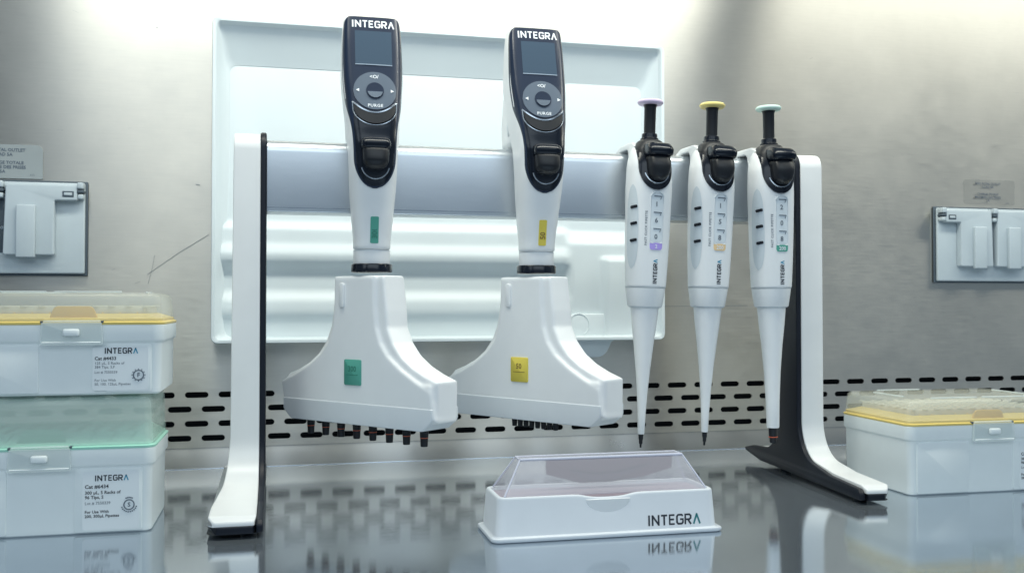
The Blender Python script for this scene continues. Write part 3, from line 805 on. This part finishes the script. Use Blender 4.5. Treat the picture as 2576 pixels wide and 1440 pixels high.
# ================================================================== MANUAL PIPETTES
PZ = 0.037
PB = Loft([(0.1745, 0.0172, -0.0172, 0.0165, 2.2), (0.2000, 0.0180, -0.0180, 0.0165, 2.4), (0.2300, 0.0186, -0.0185, 0.0160, 2.6), (0.2600, 0.0190, -0.0185, 0.0155, 2.8), (0.2760, 0.0185, -0.0170, 0.0150, 2.8), (0.2880, 0.0165, -0.0135, 0.0150, 2.6), (0.2950, 0.0135, -0.0100, 0.0140, 2.4)])
pshared = {}
def make_pipette(label, x, y, tilt, capmat, lblmat, vol, digits, fat):
    t = thing('manual_pipette', label, 'pipette', (x, y, PZ), 0, 'manual pipettes hooked on the rail')
    piv = Vector((0, 0, 0.285 - PZ))
    Mt = Matrix.Translation(piv) @ Matrix.Rotation(R(tilt), 4, 'Y') @ Matrix.Translation(-piv)
    t.matrix_world = Matrix.Translation((x, y, PZ)) @ Mt
    S = PB.front
    def sh(me): me.transform(Matrix.Translation((0, 0, -PZ))); return me
    def add(key, fn, m, parent=None, ang=40):
        if key not in pshared: pshared[key] = sh(fn())
        me = pshared[key]
        if me.materials and me.materials[0] is not m: me = me.copy()
        return obj(key.split('#')[0], me, m, parent or t, ang=ang)
    body = add('body', lambda: PB.mesh('body', 80, 56, 0.0012), M['white'])
    # hook arching back over the rail
    def hook():
        pts = [(-0.006, 0.270), (-0.010, 0.2925), (0.010, 0.3005), (0.038, 0.3010), (0.052, 0.2965), (0.0555, 0.2860), (0.0520, 0.2860), (0.047, 0.2935), (0.036, 0.2962), (0.018, 0.2955), (0.012, 0.270)]
        rr = [.003, .008, .01, .012, .008, .002, .002, .008, .01, .006, .003]
        return prism('rail_hook', fillet([(a, b, c) for (a, b), c in zip(pts, rr)], 6), -0.0130, 0.0125, 'x', 0.0035, 4)
    add('rail_hook', hook, M['white'])
    add('seam', lambda: lathe('seam', [(0.010, 0.1740), (0.01735, 0.1741), (0.01735, 0.1745), (0.010, 0.1746)], 48), M['recess'])
    add('lower_ring', lambda: lathe('lower_ring', [(0.0100, 0.1580), (0.0145, 0.1580), (0.0149, 0.1586), (0.0171, 0.1738), (0.0100, 0.1742)], 48), M['white'])
    add('seam#b', lambda: lathe('seam', [(0.008, 0.1572), (0.0138, 0.1573), (0.0138, 0.1580), (0.008, 0.1581)], 48), M['recess']).name = 'seam'
    if not fat:
        cone = [(0.0001, 0.0490), (0.0026, 0.0490), (0.0029, 0.0498), (0.0034, 0.065), (0.0046, 0.085), (0.0064, 0.106), (0.0088, 0.128), (0.0109, 0.145), (0.0122, 0.1573), (0.0080, 0.1580)]
        add('shaft#slim', lambda: lathe('shaft', cone, 40), M['white'])
        add('nozzle#slim', lambda: lathe('nozzle', [(0.0001, 0.0375), (0.0008, 0.0375), (0.0010, 0.0405), (0.0015, 0.0410), (0.0016, 0.0440), (0.0020, 0.0450), (0.0022, 0.0495), (0.0001, 0.0500)], 20), M['blackm'])
    else:
        cone = [(0.0001, 0.0510), (0.0052, 0.0510), (0.0055, 0.0520), (0.0060, 0.075), (0.0072, 0.100), (0.0092, 0.125), (0.0112, 0.143), (0.0124, 0.1573), (0.0080, 0.1580)]
        add('shaft#wide', lambda: lathe('shaft', cone, 40), M['white'])
        nz = add('nozzle#wide', lambda: lathe('nozzle', [(0.0001, 0.0375), (0.0026, 0.0375), (0.0031, 0.0385), (0.0033, 0.0430), (0.0038, 0.0440), (0.0040, 0.0515), (0.0001, 0.0520)], 24), M['blackm'])
        add('ring', lambda: lathe('ring', [(0.0020, 0.0424), (0.0041, 0.0425), (0.0041, 0.0432), (0.0020, 0.0433)], 24), M['red'], nz)
    # black thumb bay: wide at the top, round at the foot
    def hb(z):
        hw = interp(PB.secs, z)[0]
        return min(hw - 0.0010, 0.0150 * math.sqrt(max(0, 1 - (max(0, 0.2770 - z) / 0.0205) ** 2.2)))
    bay = add('thumb_bay', lambda: patch('thumb_bay', S, lambda z: -hb(z) + 0.0006, lambda z: hb(z) + 0.0006, 0.2568, 0.2940, 0.0016, 60, 24, by='z', deep=0.003), M['black'], None, 50)
    def smile():
        p = [(0.0006 + 0.0112 * math.sin(q), 0.2738 - 0.0118 * math.cos(q)) for q in [R(-72 + 144 * k / 24) for k in range(25)]]
        return tube('trim_line', [(a, S(a, z) - 0.0019, z) for a, z in p], 0.0006, 6)
    add('trim_line', smile, M['trim'], bay)
    top = Loft([(0.2830, 0.0150, -0.0170, 0.0120, 2.8), (0.2920, 0.0142, -0.0150, 0.0120, 2.8), (0.2985, 0.0112, -0.0120, 0.0110, 2.6), (0.3015, 0.0085, -0.0095, 0.0095, 2.3)])
    add('top_cover', lambda: top.mesh('top_cover', 24, 40, 0.002), M['blackm'])
    ej = Loft([(0.2640, 0.0050, -0.0260, -0.010, 2.2, .0012), (0.2690, 0.0086, -0.0290, -0.010, 2.5, .0012), (0.2760, 0.0098, -0.0300, -0.010, 2.8, .0012), (0.2850, 0.0098, -0.0270, -0.008, 3, .0012)])
    add('ejector_button', lambda: ej.mesh('ejector_button', 24, 40, 0.0022), M['blackm'])
    hood = Loft([(0.2845, 0.0112, -0.0285, -0.006, 4, .0012), (0.2895, 0.0115, -0.0300, -0.006, 4, .0012), (0.2960, 0.0105, -0.0245, -0.002, 3.6, .0012)])
    add('ejector_hood', lambda: hood.mesh('ejector_hood', 18, 48, 0.0022), M['black'])
    add('plunger_collar', lambda: lathe('plunger_collar', [(0.0040, 0.2990), (0.0076, 0.2992), (0.0078, 0.3000), (0.0078, 0.3025), (0.0068, 0.3032), (0.0066, 0.3065), (0.0060, 0.3070), (0.0030, 0.3071)], 32), M['black'])
    add('plunger', lambda: lathe('plunger', [(0.0001, 0.3000), (0.0049, 0.3000), (0.0051, 0.3290), (0.0056, 0.3315), (0.0072, 0.3325), (0.0001, 0.3327)], 32), M['blackm'])
    add('push_button', lambda: lathe('push_button', [(0.0060, 0.3318), (0.0100, 0.3322), (0.0112, 0.3335), (0.0112, 0.3346), (0.0100, 0.3358), (0.0060, 0.3366), (0.0001, 0.3368)], 40), capmat)
    # grip recess with three black ribs on the left flank
    def onbody(ang, z):
        hw, yf, yb, e, xc = interp(PB.secs, z); yc = (yf + yb) / 2; hy = (yb - yf) / 2; c, s = math.cos(ang), math.sin(ang)
        return Vector((hw * math.copysign(abs(c) ** (2 / e), c), yc + hy * math.copysign(abs(s) ** (2 / e), s), z))
    def recess():
        V = []; F = []; n, m_ = 12, 30
        for i in range(m_ + 1):
            z = 0.190 + 0.071 * i / m_
            wdt = math.sqrt(max(0, 1 - abs((z - 0.2255) / 0.0356) ** 3.2)) * R(24)
            for j in range(n + 1):
                p = onbody(R(205) + wdt * (2 * j / n - 1), z); p += Vector((math.cos(R(205)), math.sin(R(205)), 0)) * 0.00025
                V.append(p)
        for i in range(m_):
            for j in range(n): a = i * (n + 1) + j; F.append((a, a + 1, a + n + 2, a + n + 1))
        return mk('grip_recess', V, F)
    add('grip_recess', recess, M['recess'], None, 60)
    for k, z in enumerate((0.2420, 0.2280, 0.2138)):
        def rib(z=z):
            me = rbox('grip_rib', -0.0014, 0.0014, -0.0034, 0.0034, -0.0013, 0.0013, 0.0009, 3)
            p = onbody(R(212), z); me.transform(Matrix.Translation(p) @ Matrix.Rotation(R(32), 4, 'Z') @ Matrix.Rotation(R(-8), 4, 'X')); return me
        add('grip_rib#%d' % k, rib, M['black']).name = 'grip_rib'
    # volume window with three digits, range label and lettering on the front
    cx = 0.0016
    def rr(a, lo, hi, w_, rad):
        q = abs(a - cx); e_ = max(0, q - (w_ - rad)); return rad - math.sqrt(max(0, rad * rad - e_ * e_))
    def frame():
        p = []
        for px, pz, q0 in ((cx + .0038, .2520, 0), (cx - .0038, .2520, 90), (cx - .0038, .2135, 180), (cx + .0038, .2135, 270)):
            for k in range(7): a = R(q0 + 15 * k); p.append((px + .002 * math.cos(a), pz + .002 * math.sin(a)))
        return tube('window_frame', [(a, S(a, z) - 0.0001, z) for a, z in p], 0.00045, 6, True)
    win = add('volume_window', lambda: patch('volume_window', S, lambda a: .2125 + rr(a, 0, 0, .0052, .002), lambda a: .2530 - rr(a, 0, 0, .0052, .002), cx - .0052, cx + .0052, 0.0002, 16, 16, deep=0.001), M['window'])
    add('window_frame', frame, M['band'], win)
    add('window_arch', lambda: tube('window_arch', [(a, S(a, z) - 0.0004, z) for a, z in [(cx + .0056 * math.sin(q), .2502 + .0048 * math.cos(q)) for q in [R(-80 + 160 * k / 16) for k in range(17)]]], 0.0007, 6), M['recess'], win)
    for k, (ch, z) in enumerate(zip(digits, (0.2425, 0.2288, 0.2150))):
        VF = fontmesh(ch, 0.0058, 'CENTER', True)
        lay('digit', VF, lambda a, b: (cx - 0.0006 + a, S(cx - 0.0006 + a, z + b) - 0.0007, z + b - PZ), M['inkg'], win)
        me = tube('dial_tick', [(cx + a, S(cx + a, z) - 0.0006, z + b) for a, b in ((-.0030, .0088), (0.0040, .0086), (0.0028, .0062))], 0.0004, 5)
        obj('dial_tick', sh(me), M['inkg'], win)
    vl = obj('range_label', sh(patch('range_label', S, lambda a: .2060 + rr(a, 0, 0, .0056, .0018), lambda a: .2118 - rr(a, 0, 0, .0056, .0008), cx - .0062 + .0006, cx + .0062 - .0006, 0.0004, 14, 6, deep=0.001)), lblmat, t)
    write('lettering', vol, 0.0045, lambda a, b: (cx + a, S(cx + a, .2072 + b) - 0.0006, .2072 + b - PZ), M['inkw'], vl, 'CENTER', True)
    # vertical words, reading upwards
    (lv, lf), (av, af), wd = logo(0.0037, 0.22, 0.28)
    f = lambda a, b: (cx + 0.0019 - b, S(cx + 0.0019 - b, 0.178 + a) - 0.0003, 0.1778 + a - PZ)
    # rotated a quarter turn: letters climb, their tops face left
    lay('lettering', (lv, lf), f, M['ink'], body); lay('lettering', (av, af), f, M['cyan'], body)
    write('lettering', 'FAST CLICK PIPETTE', 0.0026, lambda a, b: (-0.0068 - b, S(-0.0068 - b, 0.213 + a) - 0.0003, 0.2095 + a - PZ), M['inkg'], body, 'LEFT', True, 1.25)
    return t
make_pipette('manual pipette with pink push button and violet range label, nearest the multichannel pair', 0.3075, -0.212, 1.9, M['capp'], M['violet'], '2', ('1', '6', '0'), False)
make_pipette('manual pipette with yellow push button and apricot range label between two others', 0.3655, -0.212, 1.7, M['capy'], M['apricot'], '200', ('1', '5', '8'), False)
make_pipette('manual pipette with mint push button, green range label and an orange ringed nozzle', 0.4215, -0.212, -0.6, M['capg'], M['green'], '200', ('2', '0', '8'), True)

# ================================================================== TIP BOXES
def box_outline(x0, x1, y0, y1, r, n=6):
    return fillet([(x0, y0, r), (x1, y0, r), (x1, y1, r), (x0, y1, r)], n)
def stacked(name, rings):
    """rings: (outline, z); closed bottom and top"""
    n = len(rings[0][0]); V = []; F = []
    for pts, z in rings: V += [(a, b, z) for a, b in pts]
    for j in range(len(rings) - 1):
        for i in range(n): F.append((j * n + i, j * n + (i + 1) % n, (j + 1) * n + (i + 1) % n, (j + 1) * n + i))
    return V, F, n
def solid(name, rings, cap0=True, cap1=True):
    V, F, n = stacked(name, rings)
    if cap0: F.append(tuple(range(n))[::-1])
    if cap1: F.append(tuple(range((len(rings) - 1) * n, len(rings) * n)))
    return mk(name, V, F)

def tip_box(label, loc, rz, W, D, rim_z, lid_h, rackm, tabm, lat, lines, letter, tiph, grp, lidm='lid', lidtab=0.013):
    """origin: front left lower corner; x along the front, y to the back. lat: latch centre x"""
    t = thing('tip_box', label, 'tip box', loc, rz, grp)
    H = rim_z; st_ = H - 0.0135   # the step under the rim
    O = lambda i, r=0.008: box_outline(i, W - i, i, D - i, r - min(i, r * .6), 7)
    rings = [(O(0.0040), 0.0), (O(0.0026), 0.0012), (O(0.0023), 0.004), (O(0.0020), st_ - 0.0006), (O(0.0018), st_), (O(0.0006), st_ + 0.0008), (O(0.0), st_ + 0.002), (O(0.0), H - 0.0016), (O(0.0006), H - 0.0008), (O(0.002), H - 0.0006)]
    body = obj('base', solid('base', rings), M['boxw'], t, ang=30)
    # pale raised panels either side of the latch bay
    yb = 0.0026
    def panel(name, x0, x1, z0, z1, m, y0=0.0010, par=body):
        p = fillet([(x0, z0, .002), (x1, z0, .002), (x1, z1, .002), (x0, z1, .002)], 4)
        me = prism(name, p, y0, y0 + 0.004, 'y', 0.0006, 2)
        for v in me.vertices: v.co.y -= 0.0018 * (v.co.z - st_) / st_ * -1 if False else 0
        return obj(name, me, m, par)
    panel('front_panel', lat + 0.0215, W - 0.0085, 0.0015, st_ - 0.001, M['boxw'], 0.0014)
    panel('front_panel', 0.0085, lat - 0.0215, 0.0015, st_ - 0.001, M['boxw'], 0.0014)
    # coloured rack: rim line, deck, lifting tab behind the latch
    rh = 0.0092 if tiph < 0.005 else 0.0064
    rk = solid('rack', [(O(0.0012), H - 0.0014), (O(-0.0002), H - 0.0006), (O(-0.0004), H + 0.0006), (O(0.0008), H + 0.0011), (O(0.0016), H + 0.0013), (O(0.0018), H + 0.0032 if tiph > 0.005 else H + 0.0022), (O(0.0115), H + rh), (O(0.0125), H + rh + 0.0003)])
    rack = obj('rack', rk, rackm, t, ang=30)
    tab = fillet([(lat - 0.0175, H - 0.001, .001), (lat - 0.0125, H + lidtab, .004), (lat + 0.0125, H + lidtab, .004), (lat + 0.0175, H - 0.001, .001)][::-1], 6)
    obj('rack_tab', prism('rack_tab', tab, 0.0042, 0.0060, 'y', 0.0005, 2), tabm, rack)
    tipm = lathe('tips', [(0.0010, 0), (0.0027, 0.0), (0.0025, 0.0007), (0.0010, 0.0008)], 8)
    if tiph > 0.005:
        obj('tip_field', solid('tip_field', [(O(0.0130), H + rh), (O(0.0132), H + rh + 0.0040), (O(0.0145), H + rh + 0.0050)], False, True), M['tips'], rack, ang=50)
    allt = []
    nx_, ny_ = 12, 8
    for i in range(nx_):
        for j in range(ny_):
            m_ = tipm.copy(); m_.transform(Matrix.Translation((0.014 + (W - 0.028) * i / (nx_ - 1), 0.014 + (D - 0.028) * j / (ny_ - 1), H + rh + (0.0051 if tiph > 0.005 else 0.0004)))); allt.append(m_)
    tp = obj('tips', merge('tips', allt), M['tips'] if tiph > 0.005 else rackm, rack, ang=50); tp['kind'] = 'stuff'
    for k in range(11):
        xx = 0.014 + (W - 0.028) * (k + 0.5) / 11
        obj('rack_rib', rbox('rack_rib', xx - 0.0004, xx + 0.0004, 0.013, D - 0.013, H + rh + 0.0004, H + rh + 0.0014, 0), tabm, rack, smooth=False)
    if tiph < 0.005:
        for k in range(10):                # raised slanting ribs on the rack's front shoulder
            xx = 0.016 + (W - 0.034) * k / 9
            if abs(xx - lat) < 0.022: continue
            V = [(xx, 0.0035, H + 0.0031), (xx + 0.0007, 0.0035, H + 0.0031), (xx + 0.0047, 0.0110, H + rh + 0.0002), (xx + 0.0040, 0.0110, H + rh + 0.0002)]
            V = V + [(a, b + 0.0006, c + 0.0007) for a, b, c in V]
            obj('shoulder_rib', mk('shoulder_rib', V, [(0, 1, 5, 4), (1, 2, 6, 5), (2, 3, 7, 6), (3, 0, 4, 7), (4, 5, 6, 7)]), tabm, rack, smooth=False)
    # clear lid, thin walled, with raised stacking ribs
    z0 = H + 0.0014; z1 = z0 + lid_h - 0.0014
    rings = [(O(0.0014), z0), (O(0.0016), z0 + 0.002), (O(0.0026), z1 - 0.006), (O(0.0034), z1 - 0.0025), (O(0.0055), z1 - 0.0006), (O(0.008), z1)]
    inn = [(O(i + 0.0011), z - (0.0011 if z > z1 - 0.001 else 0)) for i, z in ((0.0014, z0), (0.0026, z1 - 0.006), (0.0034, z1 - 0.0025), (0.0055, z1 - 0.0006), (0.008, z1))]
    full = rings + inn[::-1]
    V, F, n = stacked('lid', full)
    a0 = (len(rings) - 1) * n; a1 = len(rings) * n
    # drop the wall between outer top and inner top, cap both
    F = [f for f in F if not (f[0] >= a0 and f[2] >= a1 and f[0] < a1)]
    F.append(tuple(range(a0, a0 + n))); F.append(tuple(range(a1, a1 + n))[::-1])
    k = (len(full) - 1) * n
    for i in range(n): F.append((k + i, k + (i + 1) % n, (i + 1) % n, i))
    lid = obj('lid', mk('lid', V, F), M[lidm], t, ang=40)
    for (x0, x1, y0, y1) in ((0.030, 0.075, 0.012, 0.0135), (W - 0.075, W - 0.030, 0.012, 0.0135), (0.030, 0.075, D - 0.0135, D - 0.012), (W - 0.0165, W - 0.015, 0.03, D - 0.03), (0.015, 0.0165, 0.03, D - 0.03)):
        obj('lid_rib', rbox('lid_rib', x0, x1, y0, y1, z1 - 0.0002, z1 + 0.0012, 0.0004, 1), M['latch'], lid)
    # latch
    lp = fillet([(lat - 0.0205, H - 0.0150, .0015), (lat + 0.0205, H - 0.0150, .0015), (lat + 0.0195, H + 0.0006, .001), (lat - 0.0195, H + 0.0006, .001)], 4)
    la = obj('latch', prism('latch', lp, -0.0030, -0.0008, 'y', 0.0006, 2), M['latch'], t)
    obj('latch_hinge', rbox('latch_hinge', lat - 0.0185, lat + 0.0185, -0.0018, 0.0005, H + 0.0008, H + 0.0022, 0.0004, 1), M['latch'], la)
    obj('latch_thumb', rbox('latch_thumb', lat - 0.0055, lat + 0.0055, -0.0046, -0.0024, H - 0.0088, H - 0.0036, 0.0015, 3), M['boxw'], la)
    obj('latch_lip', rbox('latch_lip', lat - 0.019, lat + 0.019, -0.0036, -0.0026, H - 0.0136, H - 0.0128, 0.0003, 1), M['boxw'], la)
    for s in (-1, 1):
        obj('latch_notch', rbox('latch_notch', lat + s * 0.0196 - .0008, lat + s * 0.0196 + .0008, -0.0012, 0.002, H + 0.0002, H + 0.0018, 0.0002, 1), M['gasket'], la)
    # printed label
    lx0 = W - 0.0475
    lb = fillet([(lx0, 0.003, .002), (W - 0.0105, 0.003, .002), (W - 0.0105, st_ - 0.003, .002), (lx0, st_ - 0.003, .002)], 4)
    lbl = obj('paper_label', prism('paper_label', lb, 0.0011, 0.0022, 'y', 0), M['paper'], t, smooth=False)
    fy = 0.0009
    (lv, lf), (av, af), wd = logo(0.0040, 0.19)
    ox = lx0 + 0.0085; oz = st_ - (0.0098 if H > 0.055 else 0.0078)
    f = lambda a, b: (ox + a, fy, oz + b)
    lay('lettering', (lv, lf), f, M['ink'], lbl); lay('lettering', (av, af), f, M['cyan'], lbl)
    for s, dz, sz, bd in lines:
        write('lettering', s, sz, lambda a, b: (lx0 + 0.0015 + a, fy, oz - dz + b), M['ink'] if bd else M['inkg'], lbl, 'LEFT', bd)
    cxx, czz = W - 0.0170, oz - (0.0172 if H > 0.055 else 0.0152)
    obj('seal_ring', tube('seal_ring', [(cxx + 0.0034 * math.cos(R(a)), fy, czz + 0.0034 * math.sin(R(a))) for a in range(0, 360, 12)], 0.00042, 5, True), M['inkg'], lbl)
    if letter == 'S':
        for a in list(range(65, 120, 12)) + list(range(200, 345, 16)):
            q = R(a); obj('seal_mark', rbox('seal_mark', cxx + 0.0050 * math.cos(q) - .0004, cxx + 0.0050 * math.cos(q) + .0004, fy - .0001, fy + .0003, czz + 0.0050 * math.sin(q) - .0004, czz + 0.0050 * math.sin(q) + .0004, 0), M['inkg'], lbl, smooth=False)
    else:
        for a in range(0, 360, 30):
            q = R(a); obj('seal_mark', rbox('seal_mark', cxx + 0.0043 * math.cos(q) - .0003, cxx + 0.0043 * math.cos(q) + .0003, fy - .0001, fy + .0003, czz + 0.0043 * math.sin(q) - .0003, czz + 0.0043 * math.sin(q) + .0003, 0), M['inkg'], lbl, smooth=False)
    write('lettering', letter, 0.0042, lambda a, b: (cxx + a, fy, czz - 0.0014 + b), M['inkg'], lbl, 'CENTER', True)
    return t
LG = 'tip boxes on the bench'
linesG = [('Cat #6434', 0.0050, 0.0036, True), ('300 µL, 5 Racks of', 0.0090, 0.0031, True), ('96 Tips, S', 0.0122, 0.0031, True), ('Lot # 7550339', 0.0162, 0.0028, False), ('For Use With', 0.0222, 0.0028, True), ('200, 300µL Pipettes', 0.0252, 0.0028, True)]
linesY = [('Cat #4433', 0.0044, 0.0033, True), ('125 µL, 5 Racks of', 0.0075, 0.0026, False), ('384 Tips, S,F', 0.0102, 0.0026, False), ('Lot # 7550339', 0.0138, 0.0025, False), ('For Use With', 0.0194, 0.0025, False), ('50, 100, 125µL Pipettes', 0.0221, 0.0025, False)]
WB, DB = 0.155, 0.088
tip_box('white tip box with mint green rack at the bottom of the left stack', (-0.0868 - WB, -0.2695, 0), 0, WB, DB, 0.0602, 0.0350, M['rackG'], M['rackGd'], 0.0804, linesG, 'S', 0.0022, LG, lidtab=0.0130)
tip_box('white tip box with yellow rack on top of the green racked box', (-0.0812 - WB, -0.2690, 0.0968), 0, WB, DB, 0.0500, 0.0215, M['rackY'], M['rackYd'], 0.0945, linesY, 'F', 0.0060, LG, lidm='lidY', lidtab=0.0120)
tip_box('white tip box with yellow rack and clear lid standing alone right of the stand', (0.5085, -0.2850, 0), R(-1.0), WB, 0.104, 0.0590, 0.0205, M['rackY'], M['rackYd'], 0.0800, linesG, 'S', 0.0060, LG, lidm='lidY', lidtab=0.0110)

# ================================================================== REAGENT RESERVOIR
rv = thing('reagent_reservoir', 'low white reagent reservoir with a lavender see-through pitched lid in front of the stand', 'reservoir', (0.1368, -0.3615, 0), R(-0.4))
W, D = 0.1675, 0.0560
def O2(ix, iy, r): return box_outline(ix, W - ix, iy, D - iy, r, 6)
H = 0.0297
rings = [(O2(0.0015, 0.0015, .005), 0.0), (O2(0.0003, 0.0003, .006), 0.0008), (O2(0.0, 0.0, .006), 0.0020), (O2(0.0005, 0.0005, .0055), 0.0030), (O2(0.0030, 0.0030, .006), 0.0034), (O2(0.0035, 0.0035, .006), 0.0042), (O2(0.0052, 0.0050, .006), H - 0.0016), (O2(0.0058, 0.0056, .0055), H - 0.0004), (O2(0.0068, 0.0066, .005), H), (O2(0.0082, 0.0080, .0045), H - 0.0003), (O2(0.0088, 0.0086, .004), H - 0.002), (O2(0.0090, 0.0088, .004), 0.012)]
def dip(me):
    for v in me.vertices:
        if v.co.z > 0.02 and v.co.y < D * 0.4:
            k = math.exp(-(((v.co.x - 0.083) / 0.017) ** 4)); v.co.z -= 0.0024 * k * sm(0.02, H, v.co.z)
    return me
def resample(pts, n):
    return pts
rings2 = []
for pts, z in rings:
    out = []
    for i, p in enumerate(pts):
        q = pts[(i + 1) % len(pts)]; L_ = math.hypot(q[0] - p[0], q[1] - p[1]); k = 40 if abs(q[0] - p[0]) > 0.1 else 1
        for j in range(k): out.append((p[0] + (q[0] - p[0]) * j / k, p[1] + (q[1] - p[1]) * j / k))
    rings2.append((out, z))
obj('base', dip(solid('base', rings2, True, True)), M['resw'], rv, ang=50)
# scooped finger notch below the dip
sc_ = [(0.083 + 0.016 * math.cos(R(a)), 0.0262 + 0.0095 * math.sin(R(a))) for a in range(180, 361, 10)]
obj('finger_notch', prism('finger_notch', sc_, 0.0043, 0.0056, 'y', 0.0004, 1), M['white'], rv)  # lighter colour than the base, offsetting the shade on this upright face
# removable clear trough inside
tr = obj('trough_rim', solid('trough_rim', [(O2(0.0092, 0.0090, .004), 0.0262), (O2(0.0092, 0.0090, .004), 0.0272), (O2(0.0115, 0.0115, .003), 0.0274)], True, True), M['pink'], rv, ang=40)
# lid: pitched, open below
zb, zt = 0.0290, 0.0522
def rect(x0, x1, y0, y1, r): return box_outline(x0, x1, y0, y1, r, 4)
b0 = rect(0.0100, W - 0.0100, 0.0075, D - 0.0095, .003); b1 = rect(0.0245, W - 0.0215, 0.0235, 0.0385, .0022)
mid = [((a[0] + c[0]) / 2, (a[1] + c[1]) / 2) for a, c in zip(b0, b1)]
lidm = solid('lid', [(b0, zb), (b0, zb + 0.0008), (b1, zt - 0.0006), ([(W / 2 + (a - W / 2) * .994, 0.031 + (b - 0.031) * .93) for a, b in b1], zt)], False, True)
lid = obj('lid', lidm, M['reslid'], rv, ang=35)
def edge(p, q, r=0.0007): obj('lid_edge', tube('lid_edge', [p, q], r, 8), M['resedge'], lid)
c0 = [(0.0105, 0.0080), (W - 0.0105, 0.0080), (W - 0.0105, D - 0.0100), (0.0105, D - 0.0100)]; c1 = [(0.0250, 0.0240), (W - 0.0220, 0.0240), (W - 0.0220, 0.0380), (0.0250, 0.0380)]
for i in range(4):
    edge((*c0[i], zb + 0.0008), (*c1[i], zt - 0.0004)); edge((*c1[i], zt - 0.0004), (*c1[(i + 1) % 4], zt - 0.0004))
edge((0.0250, 0.0238, zt - 0.0004), (W - 0.0220, 0.0238, zt - 0.0004), 0.0010)
# tinted inner insert with a slanted hexagonal mouth leaning against the back of the lid
def back_y(z): return 0.0455 - 0.0075 * (z - 0.0290) / 0.0232 - 0.0012
hexo = [(0.0470, 0.0500), (0.1430, 0.0500), (0.1440, 0.0395), (0.1230, 0.0335), (0.0990, 0.0305), (0.0740, 0.0305), (0.0485, 0.0380)]
V = [(a, back_y(z), z) for a, z in hexo] + [(a, back_y(z) - 0.0012, z) for a, z in hexo]; n = len(hexo)
F = [tuple(range(n)), tuple(range(n, 2 * n))[::-1]] + [(i, (i + 1) % n, n + (i + 1) % n, n + i) for i in range(n)]
ins = obj('insert', mk('insert', V, F), M['resin'], rv, smooth=False)
vv = [(0.0650, 0.0405), (0.0830, 0.0370), (0.1020, 0.0375), (0.1270, 0.0435), (0.1010, 0.0330), (0.0800, 0.0325)]
V = [(a, back_y(z) - 0.0020, z) for a, z in vv] + [(a, back_y(z) - 0.0030, z) for a, z in vv]; n = len(vv)
F = [tuple(range(n)), tuple(range(n, 2 * n))[::-1]] + [(i, (i + 1) % n, n + (i + 1) % n, n + i) for i in range(n)]
obj('insert_fold', mk('insert_fold', V, F), M['resin2'], ins, smooth=False)
# printed name on the front, lower right
(lv, lf), (av, af), wd = logo(0.0073, 0.175, 0.25)
def frt(a, b):
    z = 0.0060 + b; return (0.1125 + a * 1.0, 0.0035 + 0.0016 * (z - 0.0042) / 0.024 - 0.0003, z)
lay('lettering', (lv, lf), frt, M['ink'], rv); lay('lettering', (av, af), frt, M['teal'], rv)
